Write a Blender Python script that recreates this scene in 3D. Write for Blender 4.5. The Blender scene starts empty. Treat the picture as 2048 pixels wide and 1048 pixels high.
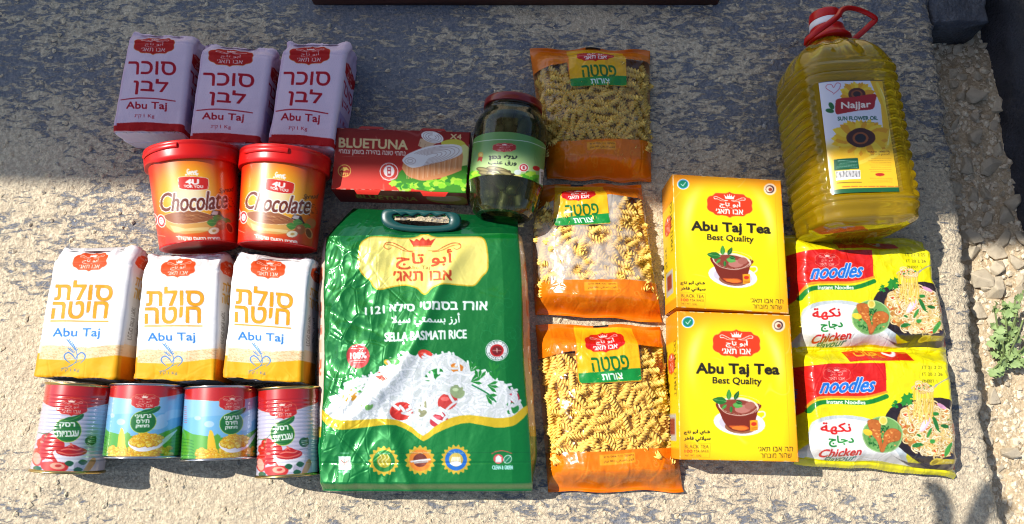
import bpy, math, unicodedata
import numpy as np
from math import radians, sin, cos, pi

# ------------------------------------------------------------------ camera, sky, sun, exposure
SC = bpy.context.scene
COL = SC.collection
F_PX, CAM_H, TILT = 1480.0, 90.0, radians(12.5)          # photo pixels, cm
cam_d = bpy.data.cameras.new("camera"); cam = bpy.data.objects.new("camera", cam_d); COL.objects.link(cam)
cam_d.sensor_width = 36; cam_d.lens = F_PX/2048*36; cam_d.clip_start = .02; cam_d.clip_end = 60
cam.location = (0, 0, CAM_H/100); cam.rotation_euler = (TILT, 0, 0); SC.camera = cam
SUN = np.array([-.78, .30, 1.0])                          # towards the sun
sun_el = math.atan2(SUN[2], math.hypot(SUN[0], SUN[1])); sun_az = math.atan2(SUN[0], SUN[1])
W = bpy.data.worlds.new("World"); SC.world = W; W.use_nodes = True
nt = W.node_tree; bg = nt.nodes["Background"]; sky = nt.nodes.new("ShaderNodeTexSky"); sky.sky_type = 'NISHITA'
sky.sun_disc = False; sky.sun_elevation = sun_el; sky.sun_rotation = sun_az; nt.links.new(sky.outputs[0], bg.inputs[0])
bg.inputs[1].default_value = 0.12
sun_d = bpy.data.lights.new("sun", 'SUN'); sun_d.energy = 5.0; sun_d.angle = radians(.53); sun_d.color = (1, .965, .90)
sun = bpy.data.objects.new("sun", sun_d); COL.objects.link(sun); sun.location = (-1, .5, 3)
sun.rotation_euler = (pi/2 - sun_el, 0, -sun_az + pi)
from mathutils import Vector
sun.rotation_euler = Vector(tuple(SUN)).to_track_quat('Z', 'Y').to_euler()
SC.view_settings.view_transform = 'Standard'; SC.view_settings.look = 'None'
SC.view_settings.exposure = 0.43; SC.view_settings.gamma = 1
SC.render.engine = 'CYCLES'; SC.cycles.use_denoising = True; SC.cycles.filter_width = 1.05
SC.cycles.max_bounces = 8; SC.cycles.transparent_max_bounces = 12; SC.cycles.transmission_bounces = 8
SC.cycles.caustics_refractive = False; SC.cycles.caustics_reflective = False

# ------------------------------------------------------------------ numbers
def at(px, py, z=0.0):
    """photo pixel and height (cm) -> world x, y (cm)"""
    dx = (px-1024)/F_PX; dy = -(py-524)/F_PX
    Y = dy*cos(TILT)+sin(TILT); Z = dy*sin(TILT)-cos(TILT)
    t = (z-CAM_H)/Z
    return np.array([dx*t, Y*t])
RT = [np.random.default_rng(k).random((256, 256)) for k in range(8)]
def vn(x, y, s=0):
    x = np.asarray(x, float)+s*17.31; y = np.asarray(y, float)+s*7.77
    R = RT[s % 8]; xi = np.floor(x).astype(int); yi = np.floor(y).astype(int)
    fx = x-xi; fy = y-yi; fx = fx*fx*(3-2*fx); fy = fy*fy*(3-2*fy)
    a = R[xi & 255, yi & 255]; b = R[(xi+1) & 255, yi & 255]; c = R[xi & 255, (yi+1) & 255]; d = R[(xi+1) & 255, (yi+1) & 255]
    return (a+(b-a)*fx)*(1-fy)+(c+(d-c)*fx)*fy
def fbm(x, y, s=0, o=4):
    v = 0; a = .5; t = 0
    for k in range(o):
        v = v+a*vn(x*2**k, y*2**k, s+k*3); t += a; a *= .5
    return v/t
def ridge(x, y, s=0, o=3):
    v = 0; a = 1.; t = 0
    for k in range(o):
        n = 1-np.abs(2*vn(x*1.9**k, y*1.9**k, s+k)-1); v = v+a*n**3; t += a; a *= .55
    return v/t
def voro(x, y, s=0, j=.9):
    """distances to the nearest and second nearest of scattered points: straight-edged creases"""
    x, y = np.broadcast_arrays(np.asarray(x, float)+s*9.1, np.asarray(y, float)+s*5.3); xi = np.floor(x).astype(int); yi = np.floor(y).astype(int); R1 = RT[s % 8]; R2 = RT[(s+3) % 8]
    d1 = np.full(x.shape, 9.); d2 = d1.copy()
    for a in (-1, 0, 1):
        for b in (-1, 0, 1):
            px = xi+a; py = yi+b; d = np.hypot(px+.5+j*(R1[px & 255, py & 255]-.5)-x, py+.5+j*(R2[px & 255, py & 255]-.5)-y); d2 = np.minimum(d2, np.maximum(d1, d)); d1 = np.minimum(d1, d)
    return d1, d2
def crumple(x, y, s=0, warp_=.25):
    x = x+warp_*(fbm(x*1.3, y*1.3, s, 2)-.5); y = y+warp_*(fbm(x*1.3+9, y*1.3, s+1, 2)-.5)
    a, b = voro(x, y, s); c, d = voro(x*2.3, y*2.1, s+2); return (a-.4)+.35*(c-.4)-.12*np.exp(-((b-a)/.05)**2)
def sst(a, b, x):
    t = np.clip((x-a)/(b-a), 0, 1); return t*t*(3-2*t)
def lin(c):
    c = np.clip(np.asarray(c, float), 0, 1); return np.where(c <= .04045, c/12.92, ((c+.055)/1.055)**2.4)

# ------------------------------------------------------------------ lettering: outlines of the built-in font
FORMS = {}
for cp in range(0xFE70, 0xFEFD):
    d = unicodedata.decomposition(chr(cp)).split()
    if len(d) == 2: FORMS.setdefault(chr(int(d[1], 16)), {})[d[0][1:-1]] = chr(cp)
def arab(s):
    out = []
    s = s.replace('لا', '\ufefb')
    for i, ch in enumerate(s):
        f = FORMS.get(ch)
        if not f: out.append(ch); continue
        p = FORMS.get(s[i-1], {}) if i else {}
        n = FORMS.get(s[i+1], {}) if i+1 < len(s) else {}
        if i+1 < len(s) and s[i+1] == '\ufefb': n = {'final': 1}
        jp = 'initial' in p; jn = 'initial' in f and bool(n)
        k = 'medial' if jp and jn and 'medial' in f else 'final' if jp and 'final' in f else 'initial' if jn else 'isolated'
        out.append(f.get(k, ch))
    return ''.join(out)[::-1]
def heb(s): return s[::-1]
_OUT = {}
def outline(s, shear=0.0):
    key = (s, shear)
    if key in _OUT: return _OUT[key]
    cu = bpy.data.curves.new("lettering", 'FONT'); cu.body = s; cu.resolution_u = 3; cu.fill_mode = 'NONE'; cu.shear = shear
    o = bpy.data.objects.new("lettering", cu); COL.objects.link(o)
    me = bpy.data.meshes.new_from_object(o.evaluated_get(bpy.context.evaluated_depsgraph_get()))
    n = len(me.vertices); co = np.zeros(n*3); me.vertices.foreach_get('co', co); co = co.reshape(-1, 3)[:, :2]
    ne = len(me.edges); ed = np.zeros(ne*2, int); me.edges.foreach_get('vertices', ed); ed = ed.reshape(-1, 2)
    nx = np.full(n, -1)
    for a, b in ed:                                        # sequential vertices, one closing edge per outline
        a, b = (a, b) if a < b else (b, a)
        if b == a+1 and nx[a] < 0: nx[a] = b
        else: nx[b] = a
    ok = nx >= 0
    E = np.concatenate([co[ok], co[nx[ok]]], 1)
    mn = co.min(0); mx = co.max(0); sc = np.maximum(mx-mn, 1e-6)
    E[:, [0, 2]] = (E[:, [0, 2]]-mn[0])/sc[0]; E[:, [1, 3]] = 1-(E[:, [1, 3]]-mn[1])/sc[1]
    bpy.data.objects.remove(o); bpy.data.curves.remove(cu); bpy.data.meshes.remove(me)
    _OUT[key] = E; return E

# ------------------------------------------------------------------ flat print: a small drawing surface
def c8(c):
    if callable(c): return c
    return np.array(c, float)/255
def homog(q):
    """matrix from unit square (0,0),(1,0),(1,1),(0,1) to the quad q"""
    A = []; B = []
    for (u, v), (x, y) in zip(((0, 0), (1, 0), (1, 1), (0, 1)), q):
        A += [[u, v, 1, 0, 0, 0, -u*x, -v*x], [0, 0, 0, u, v, 1, -u*y, -v*y]]; B += [x, y]
    h = np.linalg.solve(np.array(A, float), np.array(B, float)); return np.append(h, 1).reshape(3, 3)
def happly(H, P):
    P = np.asarray(P, float); Q = np.concatenate([P, np.ones((len(P), 1))], 1)@H.T; return Q[:, :2]/Q[:, 2:]
class Art:
    def __init__(s, w, h, quad, zoom=(0, 0, 1), k=2.4, base=(255, 255, 255), cyl=None):
        """w,h: size in photo px; quad: corners (photo px) of the printed face; zoom: frame the coordinates are read in"""
        s.K = k; s.w = int(w*k); s.h = int(h*k); s.img = np.zeros((s.h, s.w, 3), np.float32); s.img[:] = c8(base)
        s.Hi = np.linalg.inv(homog(quad)); s.zoom = zoom; s.cyl = cyl; s.L = []
    def z(s, *zoom): s.zoom = zoom
    def push(s, TL, TR, BL): s.L.append(tuple(np.array(p, float) for p in (TL, TR, BL)))
    def pop(s): s.L.pop()
    def m(s, P):
        P = np.asarray(P, float).reshape(-1, 2)
        for TL, TR, BL in reversed(s.L): P = TL+P[:, :1]*(TR-TL)+P[:, 1:]*(BL-TL)
        P = np.stack([s.zoom[0]+P[:, 0]/s.zoom[2], s.zoom[1]+P[:, 1]/s.zoom[2]], 1)
        U = happly(s.Hi, P)
        if s.cyl:
            a0, a1 = s.cyl; xn = np.clip(2*U[:, 0]-1, -.999, .999); th = np.arcsin(xn)
            A = a0+(a1-a0)*U[:, 1]
            U = np.stack([th/pi+.5, U[:, 1]+A*np.cos(th)], 1)
        return U*np.array([s.w, s.h])
    def scale(s, P=(.5, .5)):
        a = s.m([P, (P[0]+1e-3, P[1])]); b = s.m([P, (P[0], P[1]+1e-3)])
        return (np.hypot(*(a[1]-a[0]))*1e3*np.hypot(*(b[1]-b[0]))*1e3)**.5
    def blend(s, x0, y0, M, col, alpha=1.):
        h, w = M.shape; X0, Y0 = max(x0, 0), max(y0, 0); X1, Y1 = min(x0+w, s.w), min(y0+h, s.h)
        if X1 <= X0 or Y1 <= Y0: return
        M = M[Y0-y0:Y1-y0, X0-x0:X1-x0].astype(np.float32)[..., None]*alpha
        c = c8(col)
        if callable(c):
            yy, xx = np.mgrid[Y0:Y1, X0:X1]; c = np.asarray(c((xx+.5)/s.w, (yy+.5)/s.h))/255
        R = s.img[Y0:Y1, X0:X1]; R += (c-R)*M
    def rast(s, E, pad=0, evenodd=False):
        x0 = int(np.floor(E[:, [0, 2]].min()))-1-pad; x1 = int(np.ceil(E[:, [0, 2]].max()))+2+pad
        y0 = int(np.floor(E[:, [1, 3]].min()))-1-pad; y1 = int(np.ceil(E[:, [1, 3]].max()))+2+pad
        x0, y0 = max(x0, -400), max(y0, -400); x1, y1 = min(x1, s.w+400), min(y1, s.h+400)
        if x1 <= x0 or y1 <= y0: return x0, y0, np.zeros((1, 1), bool)
        ya = np.minimum(E[:, 1], E[:, 3]); yb = np.maximum(E[:, 1], E[:, 3])
        r0 = np.clip(np.ceil(ya-.5), y0, y1).astype(int); r1 = np.clip(np.ceil(yb-.5), y0, y1).astype(int); n = r1-r0
        k = n > 0; E, r0, n = E[k], r0[k], n[k]
        D = np.zeros((y1-y0, x1-x0+1), np.int32)
        if len(n):
            idx = np.repeat(np.arange(len(n)), n); row = np.arange(n.sum())-np.repeat(np.cumsum(n)-n, n)+r0[idx]
            e = E[idx]; t = (row+.5-e[:, 1])/(e[:, 3]-e[:, 1]); x = e[:, 0]+t*(e[:, 2]-e[:, 0])
            ci = np.clip(np.ceil(x-.5), x0, x1).astype(int)-x0
            np.add.at(D, (row-y0, ci), np.where(e[:, 3] > e[:, 1], 1, -1))
        A = np.cumsum(D, 1)[:, :-1]
        return x0, y0, (A % 2 != 0) if evenodd else (A != 0)
    def dil(s, M, r):
        if r < .5: return M
        R = int(math.ceil(r)); O = M.copy()
        for dy in range(-R, R+1):
            for dx in range(-R, R+1):
                if 0 < dx*dx+dy*dy <= r*r+.3:
                    a = M[max(-dy, 0):M.shape[0]-max(dy, 0), max(-dx, 0):M.shape[1]-max(dx, 0)]
                    O[max(dy, 0):max(dy, 0)+a.shape[0], max(dx, 0):max(dx, 0)+a.shape[1]] |= a
        return O
    def poly(s, P, col, alpha=1., edge=None, ew=0, smooth=0):
        P = np.asarray(P, float)
        if smooth: P = catmull(P, smooth, True)
        Q = s.m(P); E = np.concatenate([Q, np.roll(Q, -1, 0)], 1)
        r = ew*s.K/2; x0, y0, M = s.rast(E, int(r)+2)
        if edge is not None: s.blend(x0, y0, s.dil(M, r), edge, alpha)
        s.blend(x0, y0, M, col, alpha)
    def ell(s, cx, cy, rx, ry, col, rot=0., alpha=1., edge=None, ew=0, n=26):
        t = np.linspace(0, 2*pi, n, False); x = rx*np.cos(t); y = ry*np.sin(t); a = radians(rot)
        s.poly(np.stack([cx+x*cos(a)-y*sin(a), cy+x*sin(a)+y*cos(a)], 1), col, alpha, edge, ew)
    def line(s, P, w, col, alpha=1., smooth=0, edge=None, ew=0, taper=False):
        """stroke through points; w in photo px"""
        P = np.asarray(P, float)
        if smooth: P = catmull(P, smooth, False)
        Q = s.m(P); r = w*s.K/2; R = r+ew*s.K/2+1.5
        x0, y0 = np.floor(Q.min(0)-R).astype(int); x1, y1 = np.ceil(Q.max(0)+R).astype(int)
        x0, y0 = max(x0, 0), max(y0, 0); x1, y1 = min(x1, s.w), min(y1, s.h)
        if x1 <= x0 or y1 <= y0: return
        yy, xx = np.mgrid[y0:y1, x0:x1]; xx = xx+.5; yy = yy+.5; D = np.full(xx.shape, 1e9)
        nseg = len(Q)-1
        for i in range(nseg):
            a, b = Q[i], Q[i+1]; d = b-a; L = d@d+1e-9
            t = np.clip(((xx-a[0])*d[0]+(yy-a[1])*d[1])/L, 0, 1)
            dd = np.hypot(xx-a[0]-t*d[0], yy-a[1]-t*d[1])
            if taper: f = (i+t)/nseg; dd = dd+r*(1-np.sqrt(np.clip(4*f*(1-f), 0, 1)))*.85
            D = np.minimum(D, dd)
        if edge is not None: s.blend(x0, y0, np.clip(r+ew*s.K/2-D+.5, 0, 1), edge, alpha)
        s.blend(x0, y0, np.clip(r-D+.5, 0, 1), col, alpha)
    def text(s, t, TL, TR, BL, col, bold=0., edge=None, ew=0, shear=0., alpha=1.):
        """lettering whose ink fills the parallelogram TL, TR, BL; bold and ew in photo px"""
        E = outline(t, shear); TL, TR, BL = (np.array(p, float) for p in (TL, TR, BL))
        P = E.reshape(-1, 2); P = TL+P[:, :1]*(TR-TL)+P[:, 1:]*(BL-TL)
        Q = s.m(P).reshape(-1, 4); b = bold*s.K/2; e = ew*s.K/2
        x0, y0, M = s.rast(Q, int(b+e)+3)
        if edge is not None: s.blend(x0, y0, s.dil(M, b+e), edge, alpha)
        s.blend(x0, y0, s.dil(M, b), col, alpha)
    def box(s, x0, y0, x1, y1, col, alpha=1.): s.poly([(x0, y0), (x1, y0), (x1, y1), (x0, y1)], col, alpha)
    def dens(s, d):
        """average down to about d samples per photo px, ready for sampling"""
        f = max(1, int(round(s.K/d))); h, w = s.h//f*f, s.w//f*f
        s.sm = s.img[:h, :w].reshape(h//f, f, w//f, f, 3).mean((1, 3)); return s
    def sample(s, u, v):
        I = s.sm; h, w = I.shape[:2]; x = np.clip(u*w-.5, 0, w-1.001); y = np.clip(v*h-.5, 0, h-1.001)
        xi = x.astype(int); yi = y.astype(int); fx = (x-xi)[..., None]; fy = (y-yi)[..., None]
        return (I[yi, xi]*(1-fx)+I[yi, xi+1]*fx)*(1-fy)+(I[yi+1, xi]*(1-fx)+I[yi+1, xi+1]*fx)*fy
def catmull(P, n, closed):
    P = np.asarray(P, float); N = len(P); out = []
    for i in range(N if closed else N-1):
        g = (lambda k: P[k % N]) if closed else (lambda k: P[min(max(k, 0), N-1)])
        a, b, c, d = g(i-1), g(i), g(i+1), g(i+2)
        for t in np.linspace(0, 1, n, False):
            out.append(.5*((2*b)+(-a+c)*t+(2*a-5*b+4*c-d)*t*t+(-a+3*b-3*c+d)*t**3))
    if not closed: out.append(P[-1])
    return np.array(out)

# ------------------------------------------------------------------ materials (nodes only)
class NT:
    def __init__(s, name):
        s.m = bpy.data.materials.new(name); s.m.use_nodes = True; s.t = s.m.node_tree; s.b = s.t.nodes["Principled BSDF"]; s.out = s.t.nodes["Material Output"]
    def n(s, typ, **kw):
        x = s.t.nodes.new("ShaderNode"+typ)
        for k, v in kw.items():
            if k in x.inputs: x.inputs[k].default_value = v
            else: setattr(x, k, v)
        return x
    def l(s, a, b): s.t.links.new(a, b)
    def math(s, op, a, b=None):
        x = s.n("Math", operation=op)
        for i, v in enumerate((a, b)):
            if v is None: continue
            if isinstance(v, (int, float)): x.inputs[i].default_value = v
            else: s.l(v, x.inputs[i])
        return x.outputs[0]
    def mix(s, f, a, b):
        x = s.n("Mix", data_type='RGBA')
        for i, v in ((0, f), (6, a), (7, b)):
            if isinstance(v, (int, float)): x.inputs[i].default_value = v
            elif isinstance(v, tuple): x.inputs[i].default_value = v+(1,)
            else: s.l(v, x.inputs[i])
        return x.outputs[2]
    def ramp(s, f, a, b):
        x = s.n("MapRange", interpolation_type='SMOOTHSTEP'); x.inputs[1].default_value = a; x.inputs[2].default_value = b; s.l(f, x.inputs[0]); return x.outputs[0]
def bumped(N, scale=60., strength=.1, dist=.001, detail=3):
    tc = N.n("TexCoord"); nz = N.n("TexNoise"); nz.inputs["Scale"].default_value = scale; nz.inputs["Detail"].default_value = detail
    N.l(tc.outputs["Object"], nz.inputs["Vector"]); b = N.n("Bump"); b.inputs["Strength"].default_value = strength; b.inputs["Distance"].default_value = dist
    N.l(nz.outputs[0], b.inputs["Height"]); N.l(b.outputs[0], N.b.inputs["Normal"]); return nz
def print_mat(name, rough=.5, spec=.5, metal=0., coat=0., coat_r=.1, bs=60., bst=.15, bd=.001):
    """printed surface: colour of the print, fibre relief and uneven gloss from noise"""
    N = NT(name); a = N.n("VertexColor", layer_name="print"); nz = bumped(N, bs, bst, bd)
    N.l(a.outputs[0], N.b.inputs["Base Color"])
    r = N.n("MapRange"); r.inputs[3].default_value = rough*.8; r.inputs[4].default_value = min(1, rough*1.2); N.l(nz.outputs[0], r.inputs[0]); N.l(r.outputs[0], N.b.inputs["Roughness"])
    N.b.inputs["Specular IOR Level"].default_value = spec; N.b.inputs["Metallic"].default_value = metal
    N.b.inputs["Coat Weight"].default_value = coat; N.b.inputs["Coat Roughness"].default_value = coat_r
    return N.m
def plain_mat(name, col, rough=.5, metal=0., spec=.5, bs=40., bst=.1, bd=.001, vary=.12, trans=0., ior=1.45, coat=0., sss=0.):
    N = NT(name); nz = bumped(N, bs, bst, bd); c = tuple(float(x) for x in lin(np.array(col)/255))
    N.l(N.mix(nz.outputs[0], tuple(x*(1-vary) for x in c), tuple(min(1, x*(1+vary)) for x in c)), N.b.inputs["Base Color"])
    N.b.inputs["Roughness"].default_value = rough; N.b.inputs["Metallic"].default_value = metal; N.b.inputs["Specular IOR Level"].default_value = spec
    N.b.inputs["Transmission Weight"].default_value = trans; N.b.inputs["IOR"].default_value = ior; N.b.inputs["Coat Weight"].default_value = coat
    N.b.inputs["Subsurface Weight"].default_value = sss; N.b.inputs["Subsurface Scale"].default_value = .003
    return N.m
def film_mat(name):
    """thin clear film, printed where the print's alpha is 1"""
    N = NT(name); a = N.n("VertexColor", layer_name="print"); nz = bumped(N, 90., .25, .0012)
    N.l(a.outputs[0], N.b.inputs["Base Color"]); N.b.inputs["Roughness"].default_value = .24
    tr = N.n("BsdfTransparent"); tr.inputs[0].default_value = (.96, .95, .93, 1)
    gl = N.n("BsdfGlossy"); gl.inputs["Roughness"].default_value = .12
    bmp = [n for n in N.t.nodes if n.type == 'BUMP'][0]; N.l(bmp.outputs[0], gl.inputs["Normal"])
    fr = N.n("Fresnel"); fr.inputs[0].default_value = 1.4
    m1 = N.n("MixShader"); N.l(N.math('MINIMUM', N.math('MULTIPLY', fr.outputs[0], 1.5), .35), m1.inputs[0]); N.l(tr.outputs[0], m1.inputs[1]); N.l(gl.outputs[0], m1.inputs[2])
    m2 = N.n("MixShader"); N.l(a.outputs["Alpha"], m2.inputs[0]); N.l(m1.outputs[0], m2.inputs[1]); N.l(N.b.outputs[0], m2.inputs[2])
    N.l(m2.outputs[0], N.out.inputs["Surface"]); return N.m

def tinted_clear(name, tint, body, wr, wt, ior=1.36, rough=.03, bs=10):
    """clear plastic or glass full of liquid: part refracts, part lets light straight through tinted, part glows as a cloudy body"""
    N = NT(name); bumped(N, bs, .12, .001); N.b.inputs["Base Color"].default_value = tuple(tint)+(1,); N.b.inputs["Transmission Weight"].default_value = 1; N.b.inputs["IOR"].default_value = ior; N.b.inputs["Roughness"].default_value = rough
    tr = N.n("BsdfTransparent"); tr.inputs[0].default_value = tuple(v**.6 for v in tint)+(1,); tl = N.n("MixShader"); tl.inputs[0].default_value = .5; ta = N.n("BsdfTranslucent"); ta.inputs[0].default_value = tuple(body)+(1,); tb = N.n("BsdfDiffuse"); tb.inputs[0].default_value = tuple(body)+(1,); N.l(ta.outputs[0], tl.inputs[1]); N.l(tb.outputs[0], tl.inputs[2])
    m1 = N.n("MixShader"); m1.inputs[0].default_value = wt; N.l(tl.outputs[0], m1.inputs[1]); N.l(tr.outputs[0], m1.inputs[2])
    m2 = N.n("MixShader"); m2.inputs[0].default_value = wr; N.l(m1.outputs[0], m2.inputs[1]); N.l(N.b.outputs[0], m2.inputs[2])
    gl = N.n("BsdfGlossy"); gl.inputs["Roughness"].default_value = .06; fr = N.n("Fresnel"); fr.inputs[0].default_value = 1.45; m3 = N.n("MixShader"); N.l(fr.outputs[0], m3.inputs[0]); N.l(m2.outputs[0], m3.inputs[1]); N.l(gl.outputs[0], m3.inputs[2])
    N.l(m3.outputs[0], N.out.inputs["Surface"]); return N.m

# ------------------------------------------------------------------ geometry
def svol(V, F):
    c = V.mean(0); q = V[F]-c; return np.einsum('ij,ij->i', q[:, 0], np.cross(q[:, 1]-q[:, 0], q[:, 2]-q[:, 0])+np.cross(q[:, 2]-q[:, 0], q[:, 3]-q[:, 0])).sum()
def mk(name, V, Fq, mat, parent=None, col=None, smooth=True, loc=None, tri=False):
    """V in cm (world), Fq faces (n,4) or list; becomes one mesh object, relative to its parent's place"""
    V = np.asarray(V, float).reshape(-1, 3)
    if loc is None: loc = np.array(parent.location)*100 if parent is not None else np.array([V[:, 0].mean(), V[:, 1].mean(), V[:, 2].min()])
    me = bpy.data.meshes.new(name)
    if isinstance(Fq, list): me.from_pydata(((V-loc)*.01).tolist(), [], Fq)
    else:
        n = len(Fq); k = Fq.shape[1]
        me.vertices.add(len(V)); me.vertices.foreach_set('co', ((V-loc)*.01).ravel().astype(np.float32))
        me.loops.add(n*k); me.loops.foreach_set('vertex_index', Fq.ravel().astype(np.int32))
        me.polygons.add(n); me.polygons.foreach_set('loop_start', np.arange(0, n*k, k, dtype=np.int32)); me.polygons.foreach_set('loop_total', np.full(n, k, np.int32))
        me.update(calc_edges=True)
    me.polygons.foreach_set('use_smooth', np.full(len(me.polygons), smooth))
    if col is not None:
        at_ = me.color_attributes.new("print", 'FLOAT_COLOR', 'POINT'); c = np.asarray(col, float).reshape(len(V), -1)
        a = np.ones((len(V), 4)); a[:, :3] = lin(c[:, :3])*.74
        if c.shape[1] == 4: a[:, 3] = c[:, 3]
        at_.data.foreach_set('color', a.ravel().astype(np.float32))
    me.materials.append(mat); me.update()
    o = bpy.data.objects.new(name, me); COL.objects.link(o)
    if parent is not None: o.parent = parent
    else: o.location = tuple(loc*.01)
    return o
def grid_faces(nv, ns, closed=False, mask=None, flip=False):
    i = np.arange(nv-1)[:, None]; j = np.arange(ns if closed else ns-1)[None, :]
    j2 = (j+1) % ns
    F = np.stack([i*ns+j, (i+1)*ns+j, (i+1)*ns+j2, i*ns+j2], -1)
    if flip: F = F[..., ::-1]
    if mask is not None: F = F[mask]
    return F.reshape(-1, 4)
def normals(P, closed):
    if closed: ds = np.roll(P, -1, 1)-np.roll(P, 1, 1)
    else: ds = np.gradient(P, axis=1)
    dv = np.gradient(P, axis=0); N = np.cross(dv, ds); return N/(np.linalg.norm(N, axis=2, keepdims=True)+1e-9)
def surf(name, P, mat, parent=None, col=None, closed=False, caps=False, mask=None, smooth=True, flip=False):
    nv, ns = P.shape[:2]; F = grid_faces(nv, ns, closed, mask, flip); V = P.reshape(-1, 3); C = None if col is None else np.asarray(col).reshape(nv*ns, -1)
    if caps:                                              # close each end with a fan of quads to a centre line
        ex = []; n0 = len(V); cen = np.stack([P[0].mean(0), P[-1].mean(0)]); V = np.concatenate([V, cen])
        if C is not None: C = np.concatenate([C, C[:ns].mean(0, keepdims=True), C[-ns:].mean(0, keepdims=True)])
        j = np.arange(0, ns-1, 2); j1 = j+1; j2 = (j+2) % ns
        ex.append(np.stack([j, j1, j2, np.full_like(j, n0)], 1)); b = (nv-1)*ns
        ex.append(np.stack([b+j2, b+j1, b+j, np.full_like(j, n0+1)], 1))
        F = np.concatenate([F]+[e[:, ::-1] if flip else e for e in ex])
        if svol(V, F) < 0: F = F[:, ::-1]
    return mk(name, V, F, mat, parent, C, smooth)
def thing(name, label, cat, xy, z=0., group=None):
    o = bpy.data.objects.new(name, None); COL.objects.link(o); o.location = (xy[0]*.01, xy[1]*.01, z*.01); o.empty_display_size = .02
    return tag(o, label, cat, group)
def tag(o, label=None, cat=None, group=None, kind=None):
    for k, v in (('label', label), ('category', cat), ('group', group), ('kind', kind)):
        if v: o[k] = v
    bpy.context.view_layer.update() if False else None
    return o
def quad(q, h): return np.array([at(x, y, h) for x, y in q])
def warp(Q, u, v):
    u = u[..., None]; v = v[..., None]
    return (Q[0]*(1-u)+Q[1]*u)*(1-v)+(Q[3]*(1-u)+Q[2]*u)*v
def dims(Q): return np.linalg.norm(Q[1]-Q[0]+Q[2]-Q[3])/2, np.linalg.norm(Q[3]-Q[0]+Q[2]-Q[1])/2
def rrect(w, h, r, nf, nd, na=5, nb=10):
    """rounded rectangle section, x 0..w, z 0..h: front (top) left to right, right side down, back, left side up"""
    def arc(cx, cz, a0): t = np.linspace(a0, a0-pi/2, na+1)[1:-1]; return np.stack([cx+r*np.cos(t), cz+r*np.sin(t)], 1)
    def seg(a, b, n): t = np.linspace(0, 1, n)[:, None]; return np.array(a)*(1-t)+np.array(b)*t
    return np.concatenate([seg((r, h), (w-r, h), nf), arc(w-r, h-r, pi/2), seg((w, h-r), (w, r), nd), arc(w-r, r, 0), seg((w-r, 0), (r, 0), nb), arc(r, r, -pi/2), seg((0, r), (0, h-r), nd), arc(r, h-r, pi)])
def loft_round(A, B, prof, R, name, mat, parent, ns=64, span=(0, 2*pi), col=None, closed=True, caps=True, off=0.):
    """round body lying along A->B (3-D, cm); prof: (t along, radius factor); R radius"""
    A = np.array(A, float); B = np.array(B, float); ax = B-A; X = np.array([ax[1], -ax[0], 0]); X /= -np.linalg.norm(X)
    if X[0] < 0: X = -X
    Z = np.cross(X, ax/np.linalg.norm(ax)); Z = Z if Z[2] > 0 else -Z
    th = np.linspace(span[0], span[1], ns, endpoint=not closed); pr = np.array(prof, float)
    t = pr[:, 0][:, None, None]; r = (pr[:, 1]*R+off)[:, None, None]
    P = A+ax*t+r*(X*np.sin(th)[None, :, None]+Z*np.cos(th)[None, :, None])
    return P, th
def tube(name, pts, r, mat, parent, n=8, closed=False, smooth=6, flat=1.):
    P = catmull(np.array(pts, float), smooth, closed) if smooth else np.array(pts, float)
    T = np.roll(P, -1, 0)-np.roll(P, 1, 0) if closed else np.gradient(P, axis=0)
    T /= np.linalg.norm(T, axis=1, keepdims=True)+1e-9
    up = np.array([0, 0, 1.]); S = np.cross(T, up); bad = np.linalg.norm(S, axis=1) < .05; S[bad] = (1, 0, 0); S /= np.linalg.norm(S, axis=1, keepdims=True); U = np.cross(S, T)
    a = np.linspace(0, 2*pi, n, False); r = np.broadcast_to(r, (len(P),))[:, None, None]
    Q = P[:, None]+r*(S[:, None]*np.cos(a)[None, :, None]+flat*U[:, None]*np.sin(a)[None, :, None])
    if closed: Q = np.concatenate([Q, Q[:1]])
    return surf(name, Q, mat, parent, closed=True, caps=not closed)
# ------------------------------------------------------------------ printed artwork
RNG = np.random.default_rng(5)
PLQ = [(.5, 0), (.55, .045), (.64, .065), (.80, .07), (.865, .17), (.95, .22), (.995, .36), (.985, .5), (.995, .66), (.95, .77), (.865, .83), (.80, .92), (.66, .925), (.56, .945), (.5, 1)]
PLQ = PLQ+[(1-x, y) for x, y in PLQ[-2:0:-1]]
def crown(c, x, y, w, h, col):
    """crown centred on x with its top at y"""
    P = [(-.5, .25), (-.42, .95), (.42, .95), (.5, .25), (.28, .6), (.2, .12), (.08, .5), (0, 0), (-.08, .5), (-.2, .12), (-.28, .6)]
    c.poly([(x+a*w, y+b*h) for a, b in P], col)
    for a, b in ((-.5, .22), (.5, .22), (0, -.03), (-.2, .08), (.2, .08)): c.ell(x+a*w, y+b*h, .05*w, .07*h, col)
    c.line([(x-.42*w, y+1.0*h), (x+.42*w, y+1.0*h)], .5, col)
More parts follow.
